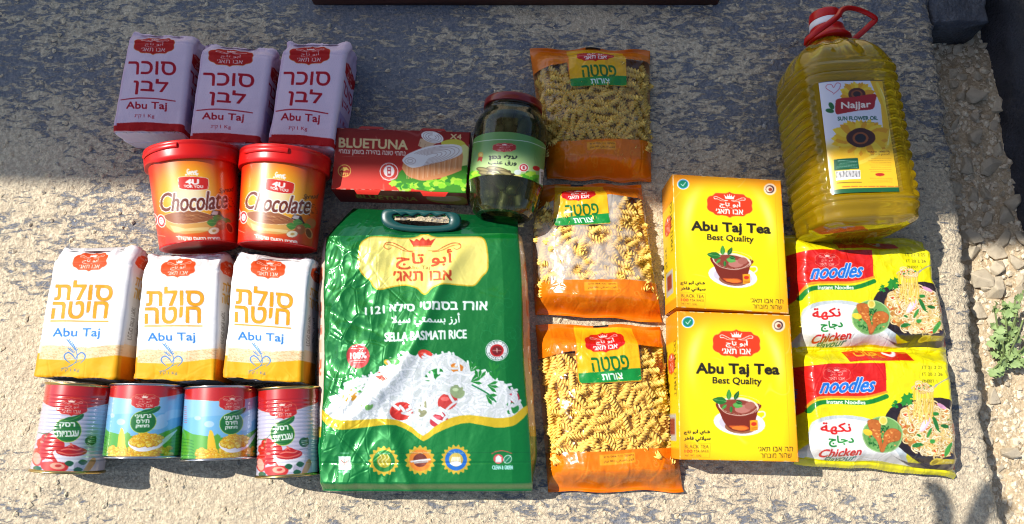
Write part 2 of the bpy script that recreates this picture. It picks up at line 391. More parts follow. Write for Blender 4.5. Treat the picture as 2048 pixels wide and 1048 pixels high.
def emblem(c, TL, TR, BL, fill=(214, 30, 24), edge=None, ew=2., ink=(255, 250, 240), bold=.5, latin=True, inner=None):
    c.push(TL, TR, BL)
    c.poly(PLQ, fill, edge=edge, ew=ew*2, smooth=3)
    if inner: c.line([( .5+(x-.5)*.93, .5+(y-.5)*.9) for x, y in PLQ+PLQ[:1]], .7, inner)
    w = c.scale()/c.K/100
    crown(c, .5, .10, .22, .17, ink)
    for s in (-1, 1):
        f = lambda P: [(.5+s*(x-.5), y) for x, y in P]
        c.line(f([(.54, .335), (.62, .33), (.72, .25), (.80, .20), (.845, .24), (.82, .295), (.77, .29)]), 1.5*w, ink, smooth=5)
        c.line(f([(.57, .37), (.68, .36), (.76, .30), (.84, .295)]), 1.3*w, ink, smooth=5)
    c.text(arab('أبو تاج'), (.28, .37), (.735, .37), (.28, .63), ink, bold)
    c.text(heb('אבו תאג׳'), (.2, .68), (.79, .68), (.2, .86), ink, bold)
    if latin: c.text('Abu Taj', (.37, .60), (.56, .60), (.37, .66), ink, bold*.3)
    c.pop()

def art_sugar():
    q = [(257, 60), (383, 65), (364, 263), (223.5, 258)]
    c = Art(150, 206, q, (200, 30, 3.613), 2.6, (246, 216, 230))
    g = np.random.default_rng(2)                       # small sugar-crystal pattern
    for i in range(26):
        for j in range(34):
            x, y = (i+.5+.5*(j % 2))/26, (j+.5)/34
            X, Y = x*c.w, y*c.h; c.img[int(Y)-1:int(Y)+1, int(X)-2:int(X)+2] *= .93
            X += 5; c.img[int(Y):int(Y)+2, max(int(X)-1, 0):int(X)+1] = np.minimum(c.img[int(Y):int(Y)+2, max(int(X)-1, 0):int(X)+1]*1.08, 1)
    red = (186, 22, 44)
    emblem(c, (252, 133), (540, 143), (247, 275), (196, 30, 28), (216, 120, 50), 1.3, (248, 225, 225), .4)
    c.text(heb('סוכר'), (213, 326), (553, 334), (208, 416), red, 1.6)
    c.text(heb('לבן'), (257, 446), (500, 458), (243, 560), red, 1.6)
    c.line([(158, 598), (260, 590), (400, 594), (545, 610)], 2.3, red, smooth=4)
    c.text('Abu Taj', (198, 614), (488, 622), (194, 680), red, 1.2)
    c.text('1 Kg', (322, 706), (398, 710), (320, 738), red, .3); c.text(heb('ק״ג'), (255, 708), (305, 710), (253, 738), red, .2)
    for y in range(0, 1): c.poly([(60, 772), (330, 766), (620, 785), (640, 900), (40, 880)], (196, 24, 28))
    return c.dens(1.2)
def art_flour():
    q = [(111, 495), (266, 495), (232, 757), (65, 752)]
    c = Art(168, 262, q, (50, 480, 3.357), 2.4, (243, 241, 240))
    emblem(c, (318, 62), (548, 62), (312, 208), (236, 84, 34), (245, 190, 150), .5, (255, 246, 240), .4)
    y1, ln = (244, 158, 0), (84, 76, 56)
    c.text(heb('סולת'), (212, 268), (592, 274), (200, 395), y1, 2.3, ln, .8)
    c.text(heb('חיטה'), (192, 408), (562, 408), (180, 520), y1, 2.3, ln, .8)
    c.line([(176, 537), (560, 541)], 2.6, (222, 160, 20))
    c.text('Abu Taj', (192, 586), (508, 586), (186, 660), (38, 124, 206), 1.4)
    tan = [(60, 706), (180, 700), (300, 712), (430, 718), (560, 700), (760, 690), (760, 1000), (30, 1000)]
    c.poly(tan, (250, 216, 170))
    g = np.random.default_rng(4)
    for k in range(520):
        x = 70+g.random()*650; y = 708+g.random()*90; c.line([(x, y), (x+g.normal(0, 9), y+g.normal(0, 3))], .55, (206, 150, 90))
    c.poly([(40, 796), (150, 800), (300, 806), (450, 790), (600, 770), (760, 760), (760, 1000), (20, 1000)], (250, 178, 14))
    b = (60, 132, 204)
    for s in (1, -1):                                  # heart of wheat
        X = lambda P: [(334+s*(x-334), y) for x, y in P]
        c.line(X([(334, 800), (350, 770), (378, 752), (402, 768), (400, 795), (368, 826)]), 2.6, b, smooth=6, taper=True)
    c.line([(240, 862), (300, 846), (345, 800), (342, 740), (320, 690)], 1.6, b, smooth=6, taper=True)
    c.line([(290, 845), (340, 820), (385, 800)], 1.6, (90, 150, 170), taper=True)
    for k in range(7):
        x, y = 342-k*8, 732-k*11
        for s in (-1, 1): c.ell(x+s*7, y, 8, 3.4, b, 40 if s < 0 else -50)
    for k in range(4):
        x, y = 322-k*8, 748-k*8
        for s in (-1, 1): c.ell(x+s*6, y, 6.5, 3, b, 30 if s < 0 else -60)
    c.text('1 Kg', (302, 862), (364, 862), (298, 890), (60, 110, 160), .4); c.text(heb('ק״ג'), (240, 862), (286, 862), (238, 888), (60, 110, 160), .4)
    return c.dens(1.2)
def art_side(base, items, w=60, h=220, k=2.2):
    """side wall of a pack: items = (text, x0, y0, x1, y1, colour, bold) in unit square"""
    c = Art(w, h, [(0, 0), (1, 0), (1, 1), (0, 1)], (0, 0, 1), k, base)
    for it in items:
        if it[0] == 'box': c.box(*it[1:5], it[5])
        elif it[0] == 'emb': emblem(c, (it[1], it[2]), (it[3], it[2]), (it[1], it[4]), it[5], None, 0, (255, 240, 235), .3)
        else:
            t, x0, y0, x1, y1, col, b = it[:7]
            if len(it) > 7: c.text(t, (x1, y0), (x1, y1), (x0, y0), col, b)      # reads downwards
            else: c.text(t, (x0, y0), (x1, y0), (x0, y1), col, b)
    return c.dens(1.2)
def lines_of_print(c, x0, y0, x1, y1, n, col, w=.5, seed=1):
    g = np.random.default_rng(seed)
    for k in range(n):
        y = y0+(y1-y0)*(k+.5)/n; x = x0+(x1-x0)*g.random()*.2
        while x < x1:
            L = (x1-x0)*(.03+.09*g.random()); c.line([(x, y), (min(x+L, x1), y)], w, col); x += L+(x1-x0)*.02

def art_tub():
    q = [(304, 340), (478, 330), (472, 496), (318, 508)]
    c = Art(235, 200, q, (270, 280, 4.367), 2.4, (214, 40, 18), cyl=(.17, .12))
    o, w_ = .50, .86
    def bgf(u, v):
        d = np.hypot((u-.44)*1.35, (v-.46)*.95); r = np.array([224, 44, 12.]); y = np.array([255, 170, 10.]); p = np.array([255, 236, 190.])
        a = sst(.60, .24, d)[..., None]; b = sst(.30, .05, d)[..., None]; return (r*(1-a)+y*a)*(1-b)+p*b
    c.poly([(-999, -999), (3000, -999), (3000, 3000), (-999, 3000)], bgf)
    for k in range(26):                                 # splash rays
        a = k*.2416; g = .75+.25*((k*7) % 5)/4
        pass
    wht = (255, 250, 242); br = (120, 48, 20)
    c.text('Sweet', (448, 232), (545, 218), (440, 300), wht, .7, shear=.5)
    c.poly([(520, 272), (552, 266), (536, 302)], wht)
    c.poly([(385, 345), (402, 318), (510, 308), (612, 318), (626, 350), (622, 405), (604, 426), (505, 434), (408, 430), (388, 410)], (222, 40, 20), edge=wht, ew=2.4, smooth=4)
    c.text('4U', (446, 335), (548, 332), (442, 384), wht, 2.0); c.text('FOR YOU', (430, 392), (578, 388), (432, 418), wht, 1.)
    c.ell(300, 560, 10, 10, (250, 190, 60))
    # bread with spread
    c.poly([(270, 690), (330, 830), (620, 800), (650, 700)], (226, 166, 84), smooth=3); c.poly([(300, 770), (332, 828), (610, 800), (620, 770), (420, 790)], (244, 206, 130))
    c.poly([(262, 690), (420, 636), (560, 640), (660, 690), (520, 735), (330, 748)], (164, 96, 52), edge=(250, 226, 190), ew=2.2, smooth=4)
    g = np.random.default_rng(8)
    for k in range(16):
        x, y = 340+g.random()*230, 655+g.random()*70; c.line([(x, y), (x+40, y-8), (x+80, y+2)], .8, (206, 146, 96) if k % 2 else (126, 66, 34), smooth=3)
    c.poly([(650, 620), (716, 628), (740, 690), (630, 668)], (84, 44, 34)); c.poly([(656, 628), (700, 632), (690, 664), (636, 660)], (214, 196, 190)); c.poly([(700, 640), (760, 700), (700, 700)], (56, 28, 24))
    c.ell(800, 690, 46, 48, (196, 106, 60))
    for x, y, a in ((640, 730, 20), (690, 690, -20), (760, 720, 10)): c.poly([(x-42, y), (x, y-30), (x+44, y), (x, y+34)], (84, 142, 50), smooth=4); c.line([(x-38, y), (x+40, y)], .7, (130, 180, 80))
    c.ell(718, 752, 44, 44, (176, 92, 44)); c.ell(706, 738, 16, 12, (226, 150, 96)); c.ell(654, 800, 46, 28, (250, 234, 198), -14, edge=(120, 70, 30), ew=.8); c.ell(656, 800, 18, 11, (206, 160, 84), -14)
    c.ell(792, 778, 30, 52, (230, 130, 84), -25); c.ell(790, 778, 22, 42, (126, 52, 30), -25)
    for k in range(22): c.ell(760+g.random()*90, 500+g.random()*130, 3+4*g.random(), 3+4*g.random(), (122, 50, 26))
    c.text('Chocolate', (224, 486), (776, 430), (240, 655), br, 2.1, (255, 250, 244), 3.4, shear=.42)
    c.text('Spread', (712, 418), (846, 400), (716, 476), (96, 40, 16), .7, (255, 240, 200), .4, shear=.4)
    for cx in (236, 176): c.ell(cx, 742, 34, 58, (255, 236, 230)); c.ell(cx, 742, 28, 50, (208, 40, 40)); c.ell(cx, 742, 18, 34, (255, 236, 230)); c.line([(cx-8, 730), (cx+8, 730)], 1, (208, 40, 40)); c.line([(cx-8, 750), (cx+8, 750)], 1, (208, 40, 40))
    c.text(heb('ממרח בטעם שוקולד'), (346, 852), (702, 846), (350, 896), wht, 1.2, shear=-.15)
    lines_of_print(c, 190, 860, 262, 880, 1, (255, 220, 200), .8)
    return c.dens(1.2)

def green_disc(c, x, y, r, lines, bold=.8):
    c.ell(x, y, r, r*1.02, (30, 116, 44), edge=(214, 226, 74), ew=2.2)
    c.poly([(x-r*.3, y-r*.86), (x, y-r*1.12), (x+r*.5, y-r*1.22), (x+r*1.2, y-r*1.42), (x+r*1.12, y-r*1.02), (x+r*.62, y-r*.74), (x+r*.1, y-r*.78)], (24, 104, 44), smooth=3)
    c.line([(x-r*.2, y-r*.85), (x+r*.5, y-r*.98), (x+r*1.1, y-r*1.36)], .8, (120, 190, 70), smooth=3)
    n = len(lines)
    for k, (t, w) in enumerate(lines):
        yy = y-r*.05+(k-(n-1)/2)*r*(1.45/n)-r*.55/n
        c.text(heb(t), (x-r*w, yy), (x+r*w, yy), (x-r*w, yy+r*1.0/n), (246, 250, 240), bold)
def art_tomato():
    q = [(105, 764), (228, 774), (204, 947), (68, 937)]
    c = Art(200, 172, q, (50, 740, 3.357), 2.4, (206, 200, 220), cyl=(.05, 0.))
    c.poly([(-300, -100), (1000, -100), (1000, 190), (600, 190), (470, 214), (400, 226), (300, 240), (210, 214), (150, 190), (-300, 160)], (200, 30, 26), edge=(214, 170, 90), ew=1)
    emblem(c, (242, 148), (420, 160), (236, 268), (200, 30, 26), (226, 150, 90), .8, (255, 232, 214), .5)
    g = np.random.default_rng(3)
    for x, y, r in ((186, 430, 40), (160, 470, 46), (230, 470, 50), (200, 520, 60), (130, 540, 44), (250, 560, 50)):
        c.ell(x, y, r, r, (206, 34, 26)); c.ell(x-r*.3, y-r*.35, r*.25, r*.16, (246, 150, 130))
    for k in range(5): c.line([(180, 400), (180+g.normal(0, 26), 398+g.normal(0, 16))], 1.2, (70, 120, 50))
    c.ell(112, 570, 34, 54, (214, 50, 40)); c.ell(112, 570, 25, 42, (240, 170, 150))
    c.poly([(390, 650), (440, 575), (462, 600), (420, 670), (380, 680)], (202, 150, 92), smooth=3)
    c.poly([(222, 510), (412, 528), (398, 610), (340, 648), (268, 630), (230, 580)], (240, 236, 244), smooth=4); c.poly([(340, 600), (398, 590), (372, 632), (330, 646)], (196, 190, 206), smooth=3)
    c.ell(318, 520, 92, 36, (196, 26, 20), 4); c.line([(240, 520), (300, 540), (370, 535), (400, 520)], 2.4, (240, 110, 90), smooth=4)
    c.poly([(270, 500), (300, 478), (330, 470), (372, 500), (350, 520), (290, 518)], (206, 32, 24), smooth=3); c.line([(258, 508), (300, 500), (352, 512), (376, 502)], 2., (246, 130, 110), smooth=4); c.line([(300, 486), (322, 470), (312, 462), (330, 488)], 2., (240, 120, 100), smooth=4)
    c.poly([(136, 600), (200, 588), (292, 604), (288, 650), (240, 670), (150, 650)], (220, 50, 38), smooth=4); c.ell(232, 622, 44, 24, (246, 170, 140), 8); c.ell(236, 620, 20, 10, (206, 50, 40))
    for x, y in ((110, 640), (380, 600), (350, 655), (300, 604)): c.poly([(x-26, y), (x, y-20), (x+30, y), (x+4, y+24)], (30, 96, 56), smooth=3)
    green_disc(c, 300, 372, 78, (('רסק', .55), ('עגבניות', .82)), 1.2)
    c.ell(432, 450, 34, 34, (26, 92, 50)); c.box(440, 420, 464, 450, (26, 92, 50)); lines_of_print(c, 410, 432, 456, 470, 3, (220, 240, 220), .8)
    lines_of_print(c, 390, 492, 450, 500, 1, (90, 90, 100), .9)
    for y in range(300, 660, 26): c.text('בטר'[::-1] if y % 52 else '800', (536, y), (580, y), (534, y+16), (150, 60, 80), .3)
    return c.dens(1.2)
def art_corn():
    q = [(378, 773), (516, 777), (515, 917), (364, 917)]
    c = Art(220, 144, q, (50, 740, 3.357), 2.4, (120, 186, 226), cyl=(.07, .03))
    c.poly([(600, 300), (2100, 300), (2100, -200), (600, -200)], (142, 196, 232))
    g = np.random.default_rng(9)
    for x, y, r in ((1440, 330, 40), (1490, 310, 34), (1530, 290, 40), (1460, 350, 50), (1250, 330, 30), (1180, 290, 20)): c.ell(x, y, r, r*.7, (176, 212, 238))
    c.poly([(1050, 410), (1150, 398), (1300, 420), (1450, 428), (1600, 400), (1700, 900), (900, 900)], (84, 168, 44), smooth=3)
    for k in range(10): c.line([(1060, 440+k*22), (1110+k*6, 436+k*22), (1150, 446+k*22)], 1.4, (44, 124, 34), smooth=3)
    for k in range(6): c.line([(1480+k*8, 440+k*22), (1580, 428+k*24)], 1.4, (54, 136, 40))
    c.poly([(900, -100), (1700, -100), (1700, 150), (1565, 160), (1480, 176), (1400, 184), (1290, 180), (1160, 172), (1085, 176), (900, 150)], (202, 34, 28), edge=(206, 196, 120), ew=1)
    emblem(c, (1312, 145), (1466, 155), (1310, 242), (202, 34, 28), (240, 190, 120), .8, (255, 236, 214), .5)
    kc = [(252, 208, 30), (246, 190, 20), (254, 222, 70), (236, 170, 16)]
    def kern(n, f):
        P = sorted(f() for _ in range(n)); P = sorted(P, key=lambda p: p[1])
        for x, y in P:
            a = g.random()*180; c.ell(x, y, 17, 13, (196, 128, 8), a); c.ell(x, y-1, 15, 11, kc[g.integers(4)], a); c.ell(x-4, y-4, 5, 3, (255, 240, 150), a)
    c.poly([(1236, 470), (1250, 380), (1262, 372), (1276, 400), (1290, 500), (1250, 560)], (246, 196, 34), smooth=3)
    for k in range(5): c.line([(1300, 520), (1282+8*k, 400+6*abs(k-2))], 2.4, (92, 168, 44))
    kern(240, lambda: (1170+g.random()*360, 500+g.random()*84+8*abs(g.normal())))
    c.ell(1405, 470, 98, 58, (246, 244, 246), 0); c.poly([(1440, 500), (1546, 396), (1520, 440), (1480, 510), (1400, 528)], (240, 238, 242), smooth=3); c.line([(1325, 490), (1360, 522), (1430, 524), (1500, 480), (1545, 400)], 2.6, (250, 250, 252), smooth=4)
    def top():
        while 1:
            x, y = g.uniform(-1, 1), g.uniform(-1, 1)
            if x*x+y*y < .9: return 1405+x*86, 455+y*44
    kern(110, top)
    green_disc(c, 1384, 332, 70, (('גרעיני', .62), ('תירס', .5), ('מתוק', .52)), 1.)
    lines_of_print(c, 1092, 215, 1112, 330, 9, (200, 70, 90), .9)
    return c.dens(1.2)

def lettuce(c, pts, r, seed, n=3):
    g = np.random.default_rng(seed)
    for x, y in pts:
        for k in range(n):
            X, Y = x+g.normal(0, r*.5), y+g.normal(0, r*.35); m = 13; a = np.linspace(0, 2*pi, m, False); rr = r*(.6+.5*g.random(m))
            c.poly(np.stack([X+rr*np.cos(a), Y+rr*.7*np.sin(a)], 1), [(86, 178, 30), (140, 212, 40), (178, 226, 60), (48, 140, 34)][g.integers(4)], edge=(40, 120, 24) if k == 0 else None, ew=.5, smooth=3)
def art_tuna():
    q = [(673, 253), (941, 262), (932, 387), (662, 379)]
    c = Art(270, 126, q, (650, 180, 3.88), 2.6, (190, 24, 20))
    def bgf(u, v):
        a = np.array([128, 12, 16.]); b = np.array([232, 52, 30.]); t = np.clip(v*.95+u*.12-.05, 0, 1)[..., None]**.8; return a*(1-t)+b*t
    c.poly([(-99, -99), (1500, -99), (1500, 1500), (-99, 1500)], bgf)
    gold = (236, 206, 146)
    c.text('BLUETUNA', (110, 366), (645, 388), (108, 440), gold, 1.9)
    c.text(heb('נתחי טונה בהירה בשמן צמחי'), (110, 456), (628, 478), (108, 500), (240, 214, 196), .7)
    lines_of_print(c, 110, 508, 328, 522, 1, (206, 130, 116), .4)
    c.ell(152, 628, 52, 50, (246, 200, 90)); c.ell(152, 628, 46, 44, (196, 40, 26)); c.poly([(112, 628), (140, 600), (170, 600), (192, 628), (170, 620), (150, 630), (130, 622)], (246, 200, 90)); c.text('3722', (122, 642), (182, 646), (124, 662), (246, 200, 90), .8)
    c.ell(500, 636, 72, 70, (250, 236, 230)); c.ell(500, 636, 66, 64, (214, 52, 36)); c.ell(500, 632, 42, 46, (250, 236, 230)); c.box(486, 600, 516, 668, (200, 60, 70)); c.box(492, 610, 510, 620, (250, 236, 230)); c.box(492, 634, 510, 650, (250, 236, 230))
    c.text(heb('נתרן'), (476, 574), (528, 576), (476, 586), (250, 236, 230), .4); c.text(heb('בכמות גבוהה'), (452, 682), (550, 686), (452, 698), (250, 236, 230), .4)
    c.text('X4', (974, 334), (1060, 338), (972, 374), gold, 1.3)
    c.poly([(905, 420), (930, 388), (1010, 376), (1080, 400), (1120, 480), (1120, 600), (1000, 560)], (220, 204, 70), smooth=3); c.ell(1080, 520, 60, 100, (232, 226, 140))
    c.poly([(560, 720), (600, 620), (700, 690), (900, 690), (1040, 600), (1130, 600), (1130, 790), (900, 800), (640, 760)], (60, 140, 26), smooth=3)
    xs = np.linspace(570, 1130, 17); lettuce(c, [(x, 742-30*((x-570)/560)+((i*37) % 40)-12) for i, x in enumerate(xs)], 36, 5, 4)
    def steak(P, off, col_side, col_top, cx, cy, rings, rx, ry, rot):
        c.poly([(x, y+off) for x, y in P]+[P[0]], col_side, smooth=0)
        c.poly(P, col_side, smooth=4)
        for k in range(14):
            t = k/13; x = P[0][0]+(P[len(P)//2][0]-P[0][0])*t
            c.line([(x, cy+20), (x-4, cy+off*.9)], .8, [(226, 168, 122), (178, 104, 60), (206, 138, 92)][k % 3])
    # small piece
    c.poly([(742, 372), (726, 430), (770, 456), (830, 440), (850, 420), (920, 382)], (222, 180, 140)); c.line([(745, 400), (735, 430)], .8, (150, 90, 60)); c.line([(782, 418), (770, 452)], .8, (150, 90, 60))
    c.ell(835, 360, 88, 46, (250, 238, 230), 14); 
    for r in (.82, .6, .35): c.line([(835+88*r*math.cos(t)*.97-46*r*math.sin(t)*.24, 360+46*r*math.sin(t)+88*r*math.cos(t)*.24) for t in np.linspace(-1, 4.6, 22)], .9, (150, 116, 108))
    # main piece
    c.poly([(612, 560), (632, 660), (700, 692), (770, 706), (900, 684), (1040, 632), (1062, 600), (1060, 450), (900, 560)], (228, 150, 94), smooth=2)
    g = np.random.default_rng(6)
    for k in range(30):
        x = 640+k*14; y0 = 590+20*math.sin(k*.3)-(k*3.2 if k > 8 else 0); y1 = 690-(max(0, k-9))*4.2
        c.line([(x, y0), (x-6+g.normal(0, 4), y1)], 1.1, [(246, 196, 150), (206, 124, 70), (232, 166, 112)][k % 3])
    c.poly([(608, 560), (612, 530), (660, 490), (800, 436), (940, 418), (1040, 424), (1066, 460), (1050, 500), (960, 540), (800, 580), (720, 602), (660, 600)], (250, 238, 230), smooth=4)
    for r in np.linspace(.24, .94, 6):
        c.line([(835+230*r*math.cos(t)*.96+70*r*math.sin(t)*.3-15*(1-r), 512+64*r*math.sin(t)-230*r*math.cos(t)*.24) for t in np.linspace(-2.2, 2.0, 26)], .8, (168, 126, 112))
    for r in (.35, .7): c.line([(665+60*r*math.cos(t), 552+36*r*math.sin(t)) for t in np.linspace(0, 6.2, 18)], .8, (168, 126, 112))
    return c.dens(1.3)
def art_tuna_side():
    c = Art(270, 52, [(0, 0), (270, 0), (270, 52), (0, 52)], (0, 0, 1), 2.4, (150, 24, 18))
    c.text('BLUETUNA', (44, 16), (168, 22), (42, 32), (196, 196, 84), 1.); lines_of_print(c, 60, 36, 165, 40, 1, (200, 150, 120), .6)
    c.poly([(190, 20), (262, 14), (262, 50), (200, 40)], (160, 160, 60), smooth=3); c.ell(224, 24, 34, 12, (206, 184, 150)); c.ell(196, 22, 10, 6, (206, 184, 150))
    return c.dens(1.2)

def art_jar():
    q = [(944, 268), (1099, 290), (1088, 385), (940, 362)]
    c = Art(235, 95, q, (650, 180, 3.88), 2.6, (120, 176, 70), cyl=(.32, .24))
    def bgf(u, v):
        a = np.array([92, 148, 72.]); b = np.array([186, 212, 136.]); t = sst(.2, .75, v)[..., None]*sst(.9, .4, np.abs(u-.5)*2)[..., None]; return a*(1-t)+b*t
    c.poly([(-99, -99), (3500, -99), (3500, 2500), (-99, 2500)], bgf)
    c.line([(1145, 340), (1180, 330), (1300, 318), (1430, 318), (1600, 345), (1740, 420)], 1.2, (230, 236, 220), smooth=3)
    emblem(c, (1318, 345), (1500, 352), (1312, 440), (178, 24, 26), (230, 180, 150), .5, (255, 230, 220), .5)
    blk = (26, 38, 30)
    c.text(heb('עלי גפן'), (1290, 468), (1504, 476), (1286, 516), blk, 1.6); c.text(arab('ورق عنب'), (1286, 520), (1498, 534), (1284, 566), blk, 1.1)
    c.ell(1222, 458, 22, 26, (222, 176, 60)); c.ell(1222, 458, 12, 14, (246, 216, 120)); c.poly([(1206, 480), (1196, 524), (1216, 510), (1232, 528), (1240, 482)], (196, 40, 30))
    lettuce(c, [(1140, 640), (1170, 650), (1205, 640), (1560, 670), (1600, 650), (1640, 690), (1590, 700)], 34, 8, 3)
    for x, y, a in ((1250, 606, 20), (1330, 600, 10), (1270, 640, 14), (1390, 620, 24), (1330, 655, 18), (1420, 650, 24)):
        c.ell(x, y, 62, 24, (96, 84, 44), a); c.ell(x-6, y-6, 44, 11, (150, 136, 84), a); c.ell(x+50, y+18, 15, 19, (60, 50, 30), a)
    c.ell(1495, 690, 46, 26, (240, 226, 120)); c.ell(1505, 640, 26, 24, (222, 232, 220))
    for x, y in ((1552, 598),): c.ell(x, y, 38, 40, (250, 236, 230)); c.ell(x, y, 33, 35, (206, 40, 40)); c.ell(x, y, 22, 24, (250, 236, 230)); c.box(x-9, y-15, x+9, y+15, (200, 60, 60))
    c.ell(1650, 604, 30, 22, (196, 20, 30), 20, edge=(240, 230, 230), ew=.6)
    c.poly([(1676, 606), (1710, 616), (1700, 760), (1668, 745)], (232, 236, 226))
    for k in range(12): c.line([(1684, 640+k*9), (1704, 644+k*9)], .8 if k % 3 else 1.4, (50, 60, 50))
    for k in range(10): c.line([(1640+k*9, 420+k*5), (1634+k*9, 560+k*4)], .6, (90, 130, 70))
    for k in range(8): c.line([(1150+k*6, 400-k*2), (1146+k*6, 560)], .5, (90, 130, 70))
    return c.dens(1.5)

def seal(c, x, y, r, ring, core, n=16):
    a = np.linspace(0, 2*pi, n*6, False); rr = r*(1+.09*np.cos(a*n))
    c.poly(np.stack([x+rr*np.cos(a), y+rr*1.02*np.sin(a)], 1), (214, 176, 40)); c.ell(x, y, r*.78, r*.8, ring); c.ell(x, y, r*.5, r*.5, core)
def art_rice():
    q = [(648, 470), (1037, 463), (1065, 988), (637, 990)]
    Z1, Z2 = (620, 390, 3.38), (620, 660, 2.993)
    c = Art(405, 520, q, Z1, 2.2, (0, 118, 42))
    g = np.random.default_rng(12)
    for k in range(70):                                 # tone-on-tone scroll pattern
        x, y = 120+g.random()*1350, 280+g.random()*900; r = 20+g.random()*50; a0 = g.random()*6
        c.line([(x+r*(1-t/9)*math.cos(a0+t), y+r*(1-t/9)*math.sin(a0+t)) for t in np.linspace(0, 7, 20)], .8, (40, 150, 84), .5)
    P = [(765, 262), (840, 284), (930, 282), (1110, 280), (1160, 290), (1180, 330), (1190, 420), (1185, 500), (1150, 540), (1125, 575), (1090, 604), (1010, 600), (900, 595), (820, 620), (770, 664), (720, 622), (640, 600), (540, 615), (470, 632), (430, 610), (412, 572), (360, 530), (335, 470), (336, 380), (350, 320), (385, 290), (430, 280), (600, 290), (700, 286)]
    c.poly(P, (246, 232, 122), edge=(218, 176, 26), ew=6, smooth=3)
    rd = (206, 74, 20)
    c.poly([(662, 290), (690, 340), (812, 340), (845, 286), (806, 306), (796, 290), (775, 302), (752, 280), (734, 304), (712, 290), (696, 308)], (200, 50, 20)); c.line([(690, 344), (812, 344)], 1.2, rd)
    for s in (-1, 1):
        f = lambda Q: [(755+s*(x-755), y) for x, y in Q]
        c.line(f([(790, 372), (850, 372), (900, 345), (960, 320), (1005, 325), (1012, 350), (985, 364), (962, 352)]), 1.8, rd, smooth=6, taper=True); c.line(f([(820, 380), (880, 372), (950, 340), (1010, 330)]), 1.2, rd, smooth=6)
    c.text(arab('أبو تاج'), (578, 368), (952, 362), (580, 498), rd, 2.6); c.text('Abu Taj', (652, 474), (804, 474), (652, 504), (150, 90, 20), .7)
    c.text(heb('אבו תאג׳'), (560, 514), (950, 510), (562, 578), rd, 2.2)
    w = (240, 246, 240)
    c.text(heb('אורז'), (1028, 716), (1192, 716), (1028, 772), w, 2.0); c.text(heb('בסמטי'), (742, 722), (992, 718), (742, 776), w, 2.0); c.text(heb('סילא'), (536, 726), (702, 724), (536, 784), w, 2.0); c.text('1121', (372, 760), (498, 745), (374, 810), w, 1.8)
    c.text(arab('أرز بسمتي سيلا'), (546, 800), (1008, 795), (548, 892), w, 1.5)
    c.text('SELLA BASMATI RICE', (500, 934), (1054, 908), (502, 992), w, 1.9)
    c.z(*Z2)
    # rice heap
    def top(x): return 118+330*abs((x-720)/640)**1.7+20*math.sin(x*.02) if x < 1000 else 150+300*((x-860)/480)**1.4
    c.poly([(x, top(x)+26) for x in range(100, 1250, 30)]+[(1250, 700), (100, 700)], (214, 220, 216), smooth=2)
    veg = [(690, 150, 46, 30, (226, 60, 40)), (880, 230, 44, 30, (226, 130, 30)), (430, 280, 38, 30, (220, 60, 44)), (235, 395, 46, 38, (232, 160, 36)), (740, 270, 60, 32, (20, 130, 40)), (300, 350, 40, 28, (70, 160, 60)), (545, 490, 70, 56, (210, 44, 28)), (820, 430, 62, 50, (206, 60, 50)), (770, 540, 60, 40, (200, 50, 60)), (340, 450, 40, 34, (120, 180, 90)), (500, 190, 40, 22, (60, 150, 60)), (1220, 400, 34, 46, (200, 40, 60)), (1200, 470, 50, 36, (40, 140, 60)), (880, 370, 46, 40, (150, 170, 120)), (680, 470, 30, 60, (150, 150, 110)), (460, 195, 20, 16, (230, 180, 40))]
    def grains(n, seed, yb=620, sz=1.):
        g = np.random.default_rng(seed); L = []
        for k in range(n):
            x = g.uniform(115, 1245); t = top(x)+16; y = t+(yb-t)*g.random()**1.1
            L.append((y, x, g.uniform(0, pi), g.uniform(28, 64)*sz))
        for y, x, a, l in sorted(L):
            dx, dy = l*math.cos(a)/1, l*math.sin(a)*.8; b = g.uniform(-.12, .12); sh = 226+int(29*g.random())
            M = [(x-dx/2, y-dy/2), (x-b*dy, y+b*dx), (x+dx/2, y+dy/2)]
            c.line(M, g.uniform(3.6, 5.2), (sh-2, sh, sh), smooth=2, edge=(176, 190, 186), ew=.7)
    grains(520, 1)
    for x, y, rx, ry, col in veg: c.ell(x, y, rx, ry, col, RNG.uniform(-30, 30)); c.ell(x-rx*.25, y-ry*.3, rx*.4, ry*.25, tuple(min(255, v+50) for v in col))
    grains(300, 2, sz=1.4)
    for x, y, a in ((960, 250, -60), (1010, 300, -80), (1060, 330, 10), (1110, 300, -95), (1090, 250, -75), (960, 310, -20), (1050, 390, 30)):   # parsley
        ra = radians(a)
        for s in (-1, 0, 1): c.poly([(x, y), (x+50*math.cos(ra+s*.5-.2), y+50*math.sin(ra+s*.5-.2)), (x+70*math.cos(ra+s*.5), y+70*math.sin(ra+s*.5)), (x+50*math.cos(ra+s*.5+.2), y+50*math.sin(ra+s*.5+.2))], (22, 134, 40))
    c.line([(970, 330), (1060, 380), (1110, 430)], 3, (30, 130, 70), smooth=3)
    low = [(40, 470), (130, 545), (250, 552), (400, 545), (520, 555), (610, 600), (672, 660), (740, 600), (840, 545), (950, 525), (1100, 545), (1200, 540), (1240, 510), (1300, 470)]
    c.poly(low+[(1400, 1100), (-50, 1100)], (0, 124, 48), edge=None)
    c.poly([(40, 455), (130, 535), (250, 548), (400, 536), (520, 545), (610, 590), (672, 640), (740, 585), (840, 530), (950, 512), (1100, 530), (1200, 522), (1245, 490), (1300, 450), (1300, 500), (1245, 555), (1200, 580), (1100, 588), (950, 560), (850, 580), (740, 630), (674, 674), (610, 625), (510, 575), (400, 580), (250, 600), (150, 600), (60, 540)], (222, 188, 22), smooth=2)
